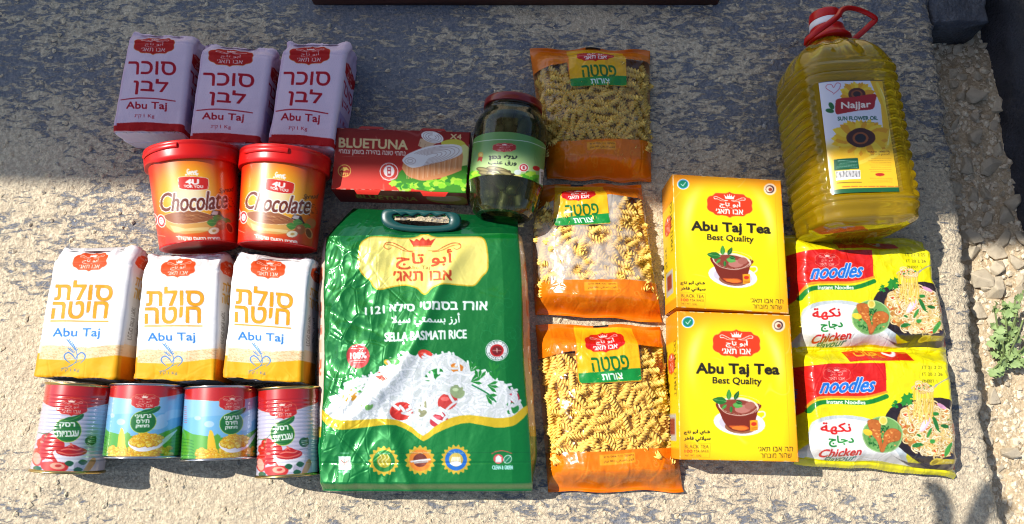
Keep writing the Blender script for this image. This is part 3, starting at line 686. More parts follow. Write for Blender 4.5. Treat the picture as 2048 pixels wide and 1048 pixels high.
    seal(c, 442, 795, 84, (30, 132, 50), (182, 170, 40)); seal(c, 655, 790, 84, (240, 140, 40), (120, 50, 30)); seal(c, 868, 785, 84, (30, 110, 200), (206, 180, 80), 18)
    for k, x in enumerate((420, 442, 464)): c.line([(x, 820), (x-12, 795), (x+8, 775), (x-2, 755)], 1.6, (240, 236, 160), smooth=4)
    c.text('Aromatic', (404, 742), (480, 742), (404, 752), (245, 245, 230), .4); c.text('Extra Long Grain', (600, 738), (710, 738), (600, 750), (245, 245, 230), .4); c.text('Easy To Cook', (822, 738), (914, 738), (822, 750), (245, 245, 230), .4)
    c.line([(602, 798), (712, 784)], 3.4, (240, 240, 236)); c.line([(620, 806), (700, 798)], 2.2, (220, 220, 214))
    for k in range(7): c.line([(835+k*10, 810), (848+k*7, 770)], 1.6, (246, 246, 236)); c.ell(868, 810, 32, 14, (250, 250, 250))
    c.ell(284, 158, 72, 74, (206, 62, 60)); c.text('100%', (236, 138), (336, 134), (236, 174), (255, 244, 240), 1.6); c.line([(238, 186), (328, 182)], 1.4, (255, 220, 210)); c.line([(252, 198), (318, 196)], 1., (255, 220, 210)); lines_of_print(c, 250, 108, 318, 120, 1, (255, 220, 210), 1)
    c.ell(1120, 120, 70, 64, (240, 240, 240)); c.ell(1120, 120, 66, 60, (14, 90, 50)); c.ell(1120, 120, 63, 57, (240, 240, 240)); c.ell(1120, 120, 42, 38, (196, 30, 20)); c.ell(1120, 120, 31, 28, (120, 16, 14)); c.line([(1094, 120), (1146, 120)], 1, (250, 220, 200)); c.line([(1120, 108), (1120, 132)], 1, (250, 220, 200))
    for word, a0, a1, r in (('AGED TO', 205, 335, 52), ('PERFECTION', 165, 15, 50)):
        for k, ch in enumerate(word):
            if ch == ' ': continue
            a = radians(a0+(a1-a0)*(k+.5)/len(word)); s = 1 if a0 > 180 else -1
            X, Y = 1120+r*1.02*math.cos(a), 120+r*.95*math.sin(a); tx, ty = -math.sin(a)*s, math.cos(a)*s; nx_, ny_ = -ty, tx
            c.text(ch, (X-tx*4-nx_*-6-0, Y-ty*4-ny_*-6) if False else (X-tx*4+ty*6, Y-ty*4-tx*6), (X+tx*4+ty*6, Y+ty*4-tx*6), (X-tx*4-ty*6, Y-ty*4+tx*6), (20, 60, 40), .5)
    c.box(170, 768, 244, 850, (214, 236, 222)); c.text('NO HOOK', (166, 856), (244, 856), (166, 870), (230, 245, 235), .5); c.line([(186, 790), (230, 838)], 1.2, (200, 60, 50)); c.line([(230, 790), (186, 838)], 1.2, (200, 60, 50)); c.line([(208, 786), (208, 820), (196, 830)], 1.2, (90, 100, 90)); lines_of_print(c, 178, 744, 236, 752, 1, (230, 245, 235), .8)
    c.ell(1120, 780, 30, 30, (226, 90, 90)); c.poly([(1102, 800), (1104, 770), (1120, 756), (1138, 770), (1138, 800)], (240, 250, 240)); c.ell(1175, 782, 28, 24, (240, 250, 240), -50); c.ell(1175, 782, 24, 20, (20, 130, 80), -50); c.line([(1155, 805), (1195, 760)], .9, (240, 250, 240)); c.text('CLEAN & GREEN', (1084, 820), (1206, 820), (1084, 844), (180, 236, 226), 1.); c.line([(1080, 748), (1110, 734), (1150, 730), (1200, 746)], 1.6, (230, 90, 80), smooth=3)
    c.line([(60, 752), (1330, 738)], .6, (2, 80, 40), .6)
    return c.dens(1.2)

def art_pasta():
    """the printed ends and the label; returns the drawing and its coverage"""
    q = [(1073, 645), (1325, 650), (1373, 988), (1098, 985)]
    Z = (1050, 620, 2.757)
    c = Art(265, 340, q, Z, 2.4, (238, 122, 12)); c.yel = None
    g = np.random.default_rng(4)
    for y0, y1 in ((100, 250), (770, 990)):
        for k in range(34):
            x, y = 60+g.random()*780, g.uniform(y0, y1); col = (246, 148, 40)
            if k % 3 == 0:
                for j in range(5): c.line([(x, y+j*5), (x+50, y+j*5)], .5, col)
            elif k % 3 == 1:
                for j in range(4): c.ell(x+j*17, y, 8, 12, (232, 132, 30), 0); c.ell(x+j*17, y, 5, 8, (238, 122, 12))
            else:
                c.ell(x, y, 16, 18, (242, 140, 34)); c.ell(x, y, 10, 12, (238, 122, 12))
    c.poly([(276, 80), (600, 100), (632, 385), (625, 392), (300, 400), (288, 390)], (252, 186, 22))
    c.poly([(290, 346), (626, 322), (632, 380), (622, 388), (306, 400), (294, 390)], (22, 142, 58), smooth=0)
    emblem(c, (324, 122), (540, 112), (328, 242), (212, 22, 20), None, 0, (255, 244, 236), .8)
    c.text(heb('פסטה'), (356, 262), (556, 256), (362, 338), (16, 110, 44), 1.7, shear=-.12)
    c.text(heb('צורות'), (412, 352), (526, 346), (414, 384), (240, 248, 240), 1.1, shear=-.2)
    c.poly([(400, 788), (590, 782), (598, 838), (404, 846)], (250, 160, 30), smooth=0)
    c.text(heb('משקל נקי: 400 גרם'), (424, 792), (584, 788), (426, 808), (90, 50, 20), .5); c.text(arab('الوزن الصافي: 400 غرام'), (424, 818), (586, 814), (426, 836), (90, 50, 20), .5)
    c.box(385, 76, 470, 86, (24, 16, 12))
    m = Art(265, 340, q, Z, 2.4, (0, 0, 0))
    m.poly([(0, -50), (900, -50), (900, 195), (612, 200), (632, 385), (625, 392), (300, 400), (290, 390), (272, 226), (100, 256), (0, 262)], (255, 255, 255))
    m.poly([(0, 784), (133, 780), (400, 770), (620, 762), (900, 748), (1000, 1400), (0, 1400)], (255, 255, 255))
    return c.dens(1.2), m.dens(1.2)

def art_tea():
    q = [(1345, 348), (1562, 360), (1578, 627), (1353, 614)]
    c = Art(222, 270, q, (1310, 330, 3.379), 2.6, (252, 222, 8))
    def bgf(u, v):
        d = np.maximum(np.abs(u-.5)*2, np.abs(v-.53)*2.05); e = np.hypot((u-.5)*2, (v-.55)*2)
        a = sst(.74, 1.24, .5*d+.5*e)[..., None]; o = np.array([250, 150, 16.]); y = np.array([252, 224, 10.]); r = y*(1-a)+o*a
        h = np.exp(-((np.hypot((u-.5)*1.15, (v-.42))-.44)/.055)**2)*sst(.66, .2, v)*sst(-.02, .3, v)*.55; h = (h*sst(.1, .3, np.abs(u-.5)))[..., None]
        return r*(1-h)+np.array([255, 240, 190.])*h
    c.poly([(0, -99), (2500, -99), (2500, 2500), (0, 2500)], bgf)
    emblem(c, (348, 176), (656, 190), (350, 350), (222, 58, 22), (246, 196, 40), 1.6, (255, 250, 240), 1.)
    blk = (34, 30, 20)
    c.text('Abu Taj Tea', (246, 382), (776, 404), (248, 462), blk, 2.4); c.text('Best Quality', (352, 468), (664, 484), (352, 520), blk, 1.3)
    # cup on saucer
    c.ell(524, 752, 166, 76, (236, 232, 240), 8); c.ell(524, 756, 132, 54, (206, 196, 206), 8); c.ell(530, 778, 100, 40, (150, 92, 60), 6)
    c.line([(640, 690), (680, 690), (684, 716), (640, 742)], 2.4, (238, 226, 214), smooth=5)
    c.poly([(386, 620), (400, 690), (430, 750), (470, 790), (530, 806), (590, 796), (622, 750), (640, 690), (648, 640)], (120, 38, 22), smooth=4)
    c.poly([(455, 770), (530, 800), (585, 790), (560, 770), (500, 768)], (206, 88, 30), smooth=3); c.ell(524, 784, 50, 12, (224, 120, 40), 4)
    c.ell(517, 648, 132, 52, (226, 214, 190), 8); c.ell(517, 655, 122, 44, (138, 60, 44), 8); c.ell(545, 668, 52, 26, (186, 118, 104)); c.ell(590, 650, 34, 24, (170, 100, 84))
    c.line([(392, 650), (440, 690), (530, 708), (600, 694), (644, 660)], 1.3, (222, 190, 170), smooth=4)
    c.line([(386, 620), (390, 600), (470, 585), (560, 590), (640, 620), (650, 650)], .9, (216, 206, 150), smooth=4)
    gr = [(34, 110, 40), (60, 142, 52), (24, 84, 34), (86, 164, 70)]
    for k, (x, y, a, l) in enumerate(((440, 620, 190, 92), (455, 610, 270, 66), (490, 610, 300, 60), (480, 640, 10, 66), (470, 650, 90, 40), (440, 640, 140, 40), (500, 620, 20, 46))):
        ra = radians(a); dx, dy = math.cos(ra), math.sin(ra); c.poly([(x, y), (x+dx*l*.4-dy*l*.26, y+dy*l*.4+dx*l*.26), (x+dx*l, y+dy*l), (x+dx*l*.4+dy*l*.26, y+dy*l*.4-dx*l*.26)], gr[k % 4], smooth=3); c.line([(x, y), (x+dx*l*.9, y+dy*l*.9)], .6, (130, 190, 110))
    c.poly([(590, 740), (640, 738), (642, 800), (594, 806)], (246, 160, 24)); c.ell(616, 762, 18, 12, (206, 50, 24)); lines_of_print(c, 596, 782, 638, 798, 2, (130, 60, 10), .7)
    # seals
    c.ell(190, 130, 41, 36, (240, 244, 240)); c.ell(190, 130, 36, 32, (70, 150, 200)); c.ell(190, 130, 30, 26, (20, 130, 90)); c.line([(176, 130), (188, 142), (206, 118)], 1.2, (220, 244, 230))
    c.ell(776, 164, 43, 40, (246, 214, 180)); c.ell(776, 164, 30, 28, (90, 60, 60)); c.ell(772, 164, 22, 20, (246, 214, 180)); c.ell(778, 166, 13, 12, (150, 60, 30))
    c.text(arab('شاي أبو تاج'), (172, 782), (336, 786), (172, 812), blk, .8); c.text(arab('سيلاني فاخر'), (174, 822), (340, 828), (174, 854), blk, .8)
    c.line([(172, 862), (338, 868), (338, 956), (174, 948), (172, 862)], .5, (190, 130, 10))
    c.text('BLACK TEA', (178, 872), (330, 878), (178, 894), (90, 56, 20), .5); c.text('100', (178, 902), (226, 904), (178, 920), (220, 80, 20), .8); c.text('TEA BAGS', (234, 906), (330, 910), (234, 920), (90, 56, 20), .4); c.text('NET WT. 150G', (180, 930), (284, 936), (180, 942), (90, 56, 20), .2)
    c.text(heb('תה אבו תאג׳'), (644, 902), (866, 910), (644, 930), blk, .6); c.text(heb('שחור מובחר'), (660, 942), (858, 948), (660, 970), blk, .5)
    c.line([(806, 98), (850, 1000)], .5, (196, 130, 10), .7)
    return c.dens(1.3)

def sunflower(c, x, y, r, seed, n=18, flat=1.):
    g = np.random.default_rng(seed)
    for k in range(n*2):
        a = 2*pi*k/n+(.17 if k >= n else 0); l = r*(.85+.25*g.random()); w = r*.17; dx, dy = math.cos(a), math.sin(a)*flat
        c.poly([(x, y), (x+dx*l*.6-dy*w, y+dy*l*.6+dx*w), (x+dx*l, y+dy*l), (x+dx*l*.6+dy*w, y+dy*l*.6-dx*w)], [(246, 190, 20), (252, 210, 50), (232, 160, 14)][k % 3], smooth=2)
    c.ell(x, y, r*.5, r*.5*flat, (86, 34, 14)); c.ell(x, y, r*.33, r*.33*flat, (150, 76, 30)); c.ell(x, y, r*.22, r*.22*flat, (52, 24, 18))
def art_oil():
    q = [(1639, 163), (1763, 161), (1797, 384), (1667, 387)]
    c = Art(130, 224, q, (1540, 0, 2.1375), 3., (236, 232, 238))
    def bgf(u, v):
        a = sst(.50, .66, v+.1*u)[..., None]; b = np.array([236, 232, 240.]); y = np.array([250, 196, 40.]); return b*(1-a)+y*a
    c.poly([(-99, -99), (2500, -99), (2500, 2500), (-99, 2500)], bgf)
    c.poly([(425, 350), (480, 345), (530, 640), (480, 560), (470, 450)], (246, 190, 30), smooth=2); c.line([(455, 360), (500, 480), (510, 600), (420, 680), (300, 720)], 7, (252, 214, 70), smooth=5); c.line([(470, 380), (512, 500), (500, 620)], 2, (255, 236, 150), smooth=4)
    sunflower(c, 368, 405, 74, 1, 18, .72); sunflower(c, 385, 590, 125, 2, 20, .62)
    c.ell(383, 590, 52, 42, (70, 30, 14)); c.ell(383, 592, 34, 26, (160, 84, 30)); c.ell(383, 592, 24, 19, (40, 30, 30))
    for s in (0,): c.line([(268, 398), (240, 376), (246, 362), (262, 364), (270, 376), (282, 358), (298, 362), (292, 384), (268, 404)], 1.1, (206, 60, 80), smooth=4)
    c.poly([(278, 440), (290, 424), (360, 416), (446, 404), (446, 436), (436, 468), (380, 474), (310, 486), (280, 486)], (178, 24, 30), smooth=3)
    c.text('Najjar', (302, 440), (426, 434), (303, 474), (255, 240, 220), 1.3)
    for x, y, a in ((262, 452, 60), (256, 472, 20)): c.ell(x, y, 17, 9, (20, 104, 54), a)
    c.text('SUN FLOWER OIL', (287, 500), (456, 498), (288, 516), (24, 84, 60), .8); lines_of_print(c, 380, 522, 456, 526, 1, (120, 110, 60), .6)
    c.poly([(274, 680), (372, 676), (378, 724), (276, 727)], (20, 82, 56)); lines_of_print(c, 280, 684, 370, 720, 6, (190, 220, 200), .5)
    c.poly([(282, 730), (382, 728), (384, 766), (284, 770)], (244, 240, 236))
    for k in range(22): c.line([(286+k*4.4, 732), (287+k*4.4, 758)], .5 if k % 3 else 1.1, (40, 40, 40))
    lines_of_print(c, 286, 776, 388, 786, 1, (60, 50, 30), 1.2, 3)
    c.text('Volume : 5000 ML', (412, 646), (510, 644), (412, 654), (80, 40, 10), .5); c.text(arab('الحجم ٥٠٠٠ مل'), (420, 658), (508, 656), (420, 668), (80, 40, 10), .5)
    lines_of_print(c, 412, 674, 515, 740, 7, (130, 80, 20), .4, 5); c.ell(466, 748, 20, 7, (190, 40, 30)); lines_of_print(c, 412, 760, 520, 784, 3, (130, 80, 20), .4, 6)
    lines_of_print(c, 276, 798, 546, 800, 1, (190, 60, 40), 1.2, 7)
    c.poly([(268, 808), (556, 802), (556, 850), (268, 850)], (24, 92, 54))
    c.line([(205, 349), (485, 346)], 1.4, (26, 24, 22))
    return c.dens(1.5)

def noodle_heap(c, n, f, seed, w=2.2):
    g = np.random.default_rng(seed)
    for k in range(n):
        x, y = f(g); r = g.uniform(12, 34); a = g.uniform(0, 6.28); sp = g.uniform(1.6, 4.2); e = g.uniform(.4, 1); th = g.uniform(-.6, .6)
        P = [(x+r*math.cos(a+t)*math.cos(th)-r*e*math.sin(a+t)*math.sin(th), y+r*math.cos(a+t)*math.sin(th)*.8+r*e*.8*math.sin(a+t)) for t in np.linspace(0, sp, 9)]
        col = [(246, 232, 190), (238, 216, 160), (250, 240, 210), (232, 204, 130)][g.integers(4)]
        c.line(P, w, col, edge=(176, 130, 60), ew=.8)
def art_noodles():
    q = [(1587, 700), (1914, 702), (1938, 942), (1606, 915)]
    c = Art(330, 232, q, (1560, 670, 2.7725), 2.6, (238, 226, 8))
    red, gn, wh = (214, 26, 18), (22, 128, 44), (250, 248, 240)
    c.poly([(344, 40), (700, 40), (718, 142), (356, 150)], red)
    c.text(arab('حبات'), (396, 76), (530, 72), (400, 132), (250, 176, 40), 1.8); c.line([(575, 70), (600, 60), (632, 78), (630, 100), (604, 114), (576, 98)], 6, (250, 236, 240), smooth=5)
    c.poly([(100, 178), (250, 160), (546, 160), (550, 320), (440, 345), (280, 345), (180, 360), (150, 420), (104, 460)], red)
    c.line([(150, 402), (190, 352), (280, 346), (430, 346), (552, 318)], 4.6, (240, 150, 30), smooth=4); c.line([(154, 424), (190, 382), (280, 372), (440, 376), (552, 342)], 9, gn, smooth=4)
    c.text('Instant Noodles', (236, 362), (434, 366), (236, 382), wh, .9)
    emblem(c, (218, 180), (354, 182), (218, 262), (206, 24, 20), (250, 190, 170), .7, (255, 226, 214), .5)
    c.text('noodles', (204, 246), (490, 236), (200, 326), (28, 112, 206), 2.4, wh, 2.2, shear=.35)
    c.poly([(160, 520), (180, 470), (280, 446), (420, 455), (520, 500), (640, 600), (700, 700), (1000, 760), (1040, 740), (1040, 800), (180, 740), (165, 600)], (196, 204, 206), smooth=3)
    c.poly([(166, 540), (190, 490), (290, 464), (420, 476), (500, 520), (600, 640), (720, 720), (990, 770), (300, 760), (180, 690)], (246, 242, 236), smooth=3)
    c.text(arab('نكهة'), (206, 486), (356, 486), (208, 548), red, 1.8); c.text(arab('دجاج'), (248, 558), (368, 556), (250, 614), gn, 1.9)
    c.text('Chicken', (216, 628), (412, 618), (218, 668), red, 1.5); c.text('Flavour', (256, 668), (400, 654), (258, 700), (20, 120, 110), 1.4)
    # bowl
    c.ell(790, 540, 262, 160, (40, 30, 34), 22); c.ell(850, 530, 210, 180, (46, 34, 38), 10); c.poly([(560, 650), (700, 700), (860, 690), (1000, 620), (1040, 600), (1030, 730), (800, 740)], (58, 50, 62), smooth=3)
    c.ell(800, 520, 200, 140, (190, 130, 60), 18)
    def f(g):
        while 1:
            x, y = g.uniform(-1, 1), g.uniform(-1, 1)
            if x*x+y*y < 1: break
        X, Y = x*196, y*136; a = radians(20); return 812+X*math.cos(a)-Y*math.sin(a), 520+X*math.sin(a)+Y*math.cos(a)
    noodle_heap(c, 260, f, 3)
    g = np.random.default_rng(7)
    for k in range(46):
        x, y = f(g); c.ell(x, y, g.uniform(5, 15), g.uniform(3, 6), [(214, 60, 30), (206, 90, 40), (30, 120, 50), (226, 110, 40)][k % 4], g.uniform(0, 180))
    noodle_heap(c, 110, f, 4)
    for x, y, a, rx, ry, col in ((765, 495, -55, 46, 18, (226, 190, 206)), (756, 500, -55, 40, 10, (240, 226, 236)), (830, 490, 65, 44, 12, (40, 120, 50)), (790, 540, -60, 30, 9, (60, 146, 60)), (886, 505, 10, 26, 10, (34, 104, 44)), (905, 630, -55, 44, 14, (70, 150, 60)), (720, 606, -12, 28, 12, (36, 116, 48)), (830, 438, 0, 22, 10, (40, 130, 50)), (868, 396, 25, 34, 10, (220, 160, 190)), (960, 520, 80, 34, 18, (196, 50, 30)), (806, 586, 0, 16, 12, (60, 150, 60))): c.ell(x, y, rx, ry, col, a)
    # lifted noodles on a fork
    c.line([(926, 238), (880, 256), (836, 282)], 2., (150, 146, 150), smooth=3); c.line([(838, 280), (815, 302)], 4, (170, 166, 166))
    for k in range(26):
        x = 706+k*4.6; c.line([(x+g.normal(0, 3), 300+g.normal(0, 6)), (x+g.normal(-4, 5), 360), (x-10+g.normal(0, 8), 420), (x-14+g.normal(0, 12), 460+g.normal(0, 16))], 1.5, [(240, 214, 110), (226, 190, 70), (248, 230, 150)][k % 3], smooth=3, edge=(186, 146, 50), ew=.4)
    noodle_heap(c, 24, lambda g: (768+g.normal(0, 26), 298+g.normal(0, 9)), 6, 1.6)
    for k in range(12): c.ell(765+g.normal(0, 26), 290+g.normal(0, 9), 6, 3, [(206, 70, 30), (40, 120, 50)][k % 2], g.uniform(0, 180))
    for x, y, r in ((655, 350, 26), (680, 340, 22), (645, 378, 22), (676, 372, 24), (600, 375, 16), (588, 392, 14), (606, 398, 12)): lettuce(c, [(x, y)], r, int(x), 2) if False else c.poly([(x+r*(1 if k % 2 else .6)*math.cos(k*.63), y+r*(1 if k % 2 else .6)*math.sin(k*.63)) for k in range(10)], (40, 136, 44), smooth=2)
    # chicken plate
    c.ell(528, 550, 111, 100, (160, 196, 130)); c.ell(528, 550, 104, 94, (110, 160, 84))
    for k in range(90):
        a = g.uniform(0, 6.28); r = 80*math.sqrt(g.random()); c.ell(528+r*math.cos(a), 565+r*.9*math.sin(a), 9, 4, [(40, 106, 40), (70, 140, 56), (28, 84, 34)][k % 3], g.uniform(0, 180))
    for P in ([(445, 480), (475, 468), (512, 480), (514, 530), (520, 580), (528, 632), (512, 642), (500, 590), (466, 540)], [(600, 520), (628, 545), (616, 580), (570, 590), (545, 610), (528, 646), (512, 634), (530, 590), (536, 545), (560, 520)]):
        c.poly(P, (190, 104, 40), edge=(120, 56, 22), ew=.8, smooth=4); cx, cy = np.mean(P, 0)
        for k in range(16): c.ell(cx+g.normal(0, 16), cy-14+g.normal(0, 22), 6, 4, [(216, 140, 64), (170, 84, 32), (232, 168, 90)][k % 3])
    c.ell(531, 474, 23, 25, (240, 222, 130)); c.ell(531, 474, 16, 18, (226, 200, 80)); c.ell(448, 538, 26, 16, (246, 200, 50), 20)
    # band and right strip
    c.poly([(820, 690), (850, 678), (970, 684), (972, 706), (840, 712)], (220, 190, 40), smooth=0); c.ell(845, 695, 26, 20, (236, 208, 60)); c.ell(845, 695, 16, 12, (190, 160, 30)); c.text('3 min', (880, 688), (940, 690), (880, 702), (250, 240, 170), .6)
    c.poly([(975, 455), (1015, 455), (1060, 735), (1012, 745), (1000, 600)], (206, 24, 20))
    for k in range(3): c.ell(1020+k*4, 650+k*20, 8, 12, (226, 80, 60))
    c.poly([(170, 672), (300, 690), (560, 700), (900, 745), (1080, 760), (1080, 900), (60, 900)], (238, 226, 8), smooth=0)
    for k, t in enumerate(('1T 21 2 25', '1T 20 2 26', 'PN001 1')):
        c.text(t, (752, 174+k*38), (872-(32 if k == 2 else 0), 174+k*38), (754, 192+k*38), (70, 66, 20), .6)
    c.text('noodles', (96, 300), (96, 410), (120, 300), (28, 90, 200), 1.)
    return c.dens(1.3)
# ------------------------------------------------------------------ setting
G = np.random.default_rng(11)
def rock_nodes(name, cream, grey, dust_lo, dust_hi, stretch, patch_scale, rough=.85, dust_y=None, bumpd=.0035):
    """concrete with pale dried dust: noise patches, pits and pebbly relief"""
    N = NT(name); tc = N.n("TexCoord"); mp = N.n("Mapping"); mp.inputs["Scale"].default_value = (1, stretch, 1); mp.inputs["Location"].default_value = (4.3, 1.7, 0); mp.inputs["Rotation"].default_value = (0, 0, -.04)
    N.l(tc.outputs["Object"], mp.inputs[0]); V = mp.outputs[0]
    def noise(s, d=6, r=.6, dist=0., v=V):
        x = N.n("TexNoise"); x.inputs["Scale"].default_value = s; x.inputs["Detail"].default_value = d; x.inputs["Roughness"].default_value = r; x.inputs["Distortion"].default_value = dist; N.l(v, x.inputs["Vector"]); return x.outputs[0]
    big = noise(2.6, 2, .5); mid = noise(patch_scale, 8, .72, .6); fine = noise(240, 4, .7, 0, tc.outputs["Object"]); grit = noise(700, 3, .6, 0, tc.outputs["Object"])
    vo = N.n("TexVoronoi"); vo.inputs["Scale"].default_value = 260; N.l(tc.outputs["Object"], vo.inputs["Vector"])
    bias = None
    if dust_y is not None:                                 # more dust cover towards the near end of the slab
        sp = N.n("SeparateXYZ"); N.l(tc.outputs["Object"], sp.inputs[0]); bias = N.ramp(sp.outputs[1], dust_y[1], dust_y[0])
    f = N.math('ADD', N.math('MULTIPLY', mid, .8), N.math('MULTIPLY', big, .45))
    if bias is not None: f = N.math('ADD', f, N.math('MULTIPLY', bias, .135))
    dust = N.ramp(f, dust_lo, dust_hi)
    if bias is not None: dust = N.math('ADD', N.math('MULTIPLY', dust, .80), N.math('MULTIPLY', N.ramp(fine, .40, .66), .20))
    g1 = tuple(float(v) for v in lin(np.array(grey)/255)); c1 = tuple(float(v) for v in lin(np.array(cream)/255))
    gcol = N.mix(fine, tuple(v*.62 for v in g1), tuple(v*1.35 for v in g1)); ccol = N.mix(grit, tuple(v*.72 for v in c1), tuple(min(.9, v*1.22) for v in c1))
    ccol2 = N.mix(N.ramp(fine, .38, .62), tuple(v*a for v, a in zip(c1, (.74, .70, .66))), ccol)
    N.l(N.mix(dust, gcol, ccol2), N.b.inputs["Base Color"]); N.b.inputs["Roughness"].default_value = rough; N.b.inputs["Specular IOR Level"].default_value = .25
    h = N.math('ADD', N.math('MULTIPLY', dust, .55), N.math('ADD', N.math('MULTIPLY', fine, .9), N.math('MULTIPLY', vo.outputs["Distance"], -.5)))
    h = N.math('ADD', h, N.math('MULTIPLY', grit, .35))
    b = N.n("Bump"); b.inputs["Strength"].default_value = .75; b.inputs["Distance"].default_value = bumpd; N.l(h, b.inputs["Height"]); N.l(b.outputs[0], N.b.inputs["Normal"]); return N.m
M_SLAB = rock_nodes("dusty_concrete", (224, 206, 174), (112, 116, 125), .612, .690, 2.3, 58, dust_y=(-.12, .30))
M_EARTH = rock_nodes("dry_earth", (204, 184, 152), (160, 144, 120), .40, .62, 1.2, 30)
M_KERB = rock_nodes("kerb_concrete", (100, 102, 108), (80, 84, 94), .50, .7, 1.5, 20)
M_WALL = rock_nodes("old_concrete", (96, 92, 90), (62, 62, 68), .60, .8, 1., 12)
M_STONE = rock_nodes("limestone", (232, 214, 186), (196, 178, 152), .42, .62, 1., 24, bumpd=.0012)
M_CHIP = rock_nodes("stone_chips", (226, 208, 176), (176, 172, 166), .45, .62, 1., 90)

# slab: one sheet of relief with a ragged right edge and a broken side face
def slab_edge(Y):
    """x of the right edge of the slab at world y (cm)"""
    ys = [at(1868, 0)[1], at(1893, 170)[1], at(1915, 345)[1], at(1945, 560)[1], at(1962, 720)[1], at(1985, 900)[1], at(2012, 1048)[1]]
    xs = [at(1868, 0)[0], at(1893, 170)[0], at(1915, 345)[0], at(1945, 560)[0], at(1962, 720)[0], at(1985, 900)[0], at(2012, 1048)[0]]
    o = np.argsort(ys); return np.interp(Y, np.array(ys)[o], np.array(xs)[o])
def slab_h(X, Y):
    h = .5*fbm(X*.10, Y*.16, 1, 3)+.28*fbm(X*.7, Y*1.5, 2, 4)+.20*fbm(X*2.2, Y*3.0, 4, 3)
    return h-.62
ny, nx_ = 270, 440
yy = np.linspace(-24, 66, ny)[:, None]*np.ones((1, nx_)); e = slab_edge(yy)+.5*(fbm(yy*.35, yy*0, 3, 4)-.5)*2+.35*(fbm(yy*1.6, yy*0, 5, 3)-.5)*2
uu = np.linspace(0, 1, nx_)[None, :]**.92; X = -84+(e+84)*uu
Z = slab_h(X, yy); Z = Z-1.3*np.exp(-((e-X)/.55))*(.6+.8*fbm(X, yy*1.2, 6))
PS = np.stack([X, yy, Z], 2)
sd = []
for k in range(1, 12):                                      # the broken edge going down
    t = k/11; sd.append(np.stack([e[:, -1]+.5*t+.7*(fbm(yy[:, 0]*.9, yy[:, 0]*0+t*5, 2, 3)-.5), yy[:, 0], Z[:, -1]-t*11], 1))
PS = np.concatenate([PS, np.stack(sd, 1)], 1)
slab = tag(surf('concrete_slab', PS, M_SLAB), 'grey concrete slab dusted with cream grit under the groceries', None, None, 'structure')
# gravel bed beyond the slab, lower
GZ = -7.0
def bed_h(X, Y): return GZ+1.6*fbm(X*.16, Y*.16, 3, 3)+.9*fbm(X*.7, Y*.7, 5, 3)-1.2+1.5*sst(60, 80, X)
ny, nx_ = 190, 110
X, Y = np.meshgrid(np.linspace(50, 98, nx_), np.linspace(-26, 68, ny)); PB = np.stack([X, Y, bed_h(X, Y)], 2)
bed = tag(surf('gravel_bed', PB, M_EARTH), 'pale dry earth and gravel beside the slab', None, None, 'structure')
far = tag(mk('ground', np.array([(-900, -900, -14), (900, -900, -14), (900, 900, -14), (-900, 900, -14.)]), [(0, 1, 2, 3)], M_EARTH), 'dry ground around the slab', None, None, 'structure')
# outer part of the slab's concrete, so the slab goes on past the frame
def rough_box(name, x0, x1, y0, y1, z0, z1, mat, n=24, amp=.5, seed=1, skew=None):
    P = rrect(x1-x0, z1-z0, min(.6, (x1-x0)*.2, (z1-z0)*.2), n, n, 4, 8); v = np.linspace(0, 1, n*2)
    Q = np.stack([np.broadcast_to(P[:, 0]+x0, (n*2, len(P))), (y0+(y1-y0)*v)[:, None]*np.ones((1, len(P))), np.broadcast_to(P[:, 1]+z0, (n*2, len(P)))], 2)
    N = normals(Q, True); s = (fbm(Q[..., 0]*.5+Q[..., 2]*.5, Q[..., 1]*.5, seed, 4)-.5)*2; Q = Q+N*(amp*s)[..., None]
    if skew is not None: Q[..., 0] += skew*(Q[..., 1]-y0)
    return surf(name, Q, mat, closed=True, caps=True)
wb0, wb1 = at(1964, 72, GZ), at(2047, 510, GZ); sl = (wb1[0]-wb0[0])/(wb1[1]-wb0[1])
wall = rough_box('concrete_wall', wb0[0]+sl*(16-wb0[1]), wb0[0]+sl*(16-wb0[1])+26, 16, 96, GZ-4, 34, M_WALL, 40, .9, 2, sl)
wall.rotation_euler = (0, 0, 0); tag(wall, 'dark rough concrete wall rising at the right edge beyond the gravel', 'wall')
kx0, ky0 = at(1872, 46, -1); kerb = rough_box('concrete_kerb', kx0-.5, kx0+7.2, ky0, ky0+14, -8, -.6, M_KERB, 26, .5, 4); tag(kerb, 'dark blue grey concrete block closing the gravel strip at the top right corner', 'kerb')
M_WOOD = plain_mat('dark_wood', (70, 36, 24), .6, bs=30, bst=.4, vary=.35)
b0, b1 = at(622, -4, 1.6), at(1440, -1, 1.6)
board = rough_box('wooden_board', b0[0], b1[0], (b0[1]+b1[1])/2, b0[1]+9, 0.1, 1.7, M_WOOD, 30, .08, 3); tag(board, 'dark reddish brown wooden board cut off by the top edge', 'board')

# added, unseen canopy over the far side: it casts the shade over the upper half of the photograph
A0 = np.append(at(-100, 312, 0), 0); A1 = np.append(at(1850, 388, 0), 0)
TC = 190.; A0 = A0+SUN*TC; A1 = A1+SUN*TC; dd = (A1-A0)/np.linalg.norm(A1-A0); pp = np.array([-dd[1], dd[0], 0])
q4 = [A0-dd*150, A1+dd*170, A1+dd*170+pp*75, A0-dd*150+pp*75]
Vc = np.array(q4+[p+np.array([0, 0, 12]) for p in q4]); M_BLOCKER = plain_mat('blocker_grey', (170, 168, 160), .8)
shade_slab = mk('shade_blocker', Vc, [(3, 2, 1, 0), (4, 5, 6, 7), (0, 1, 5, 4), (1, 2, 6, 5), (2, 3, 7, 6), (3, 0, 4, 7)], M_BLOCKER, smooth=False)
tag(shade_slab, 'added unseen canopy overhead that shades the upper half of the groceries', 'blocker')

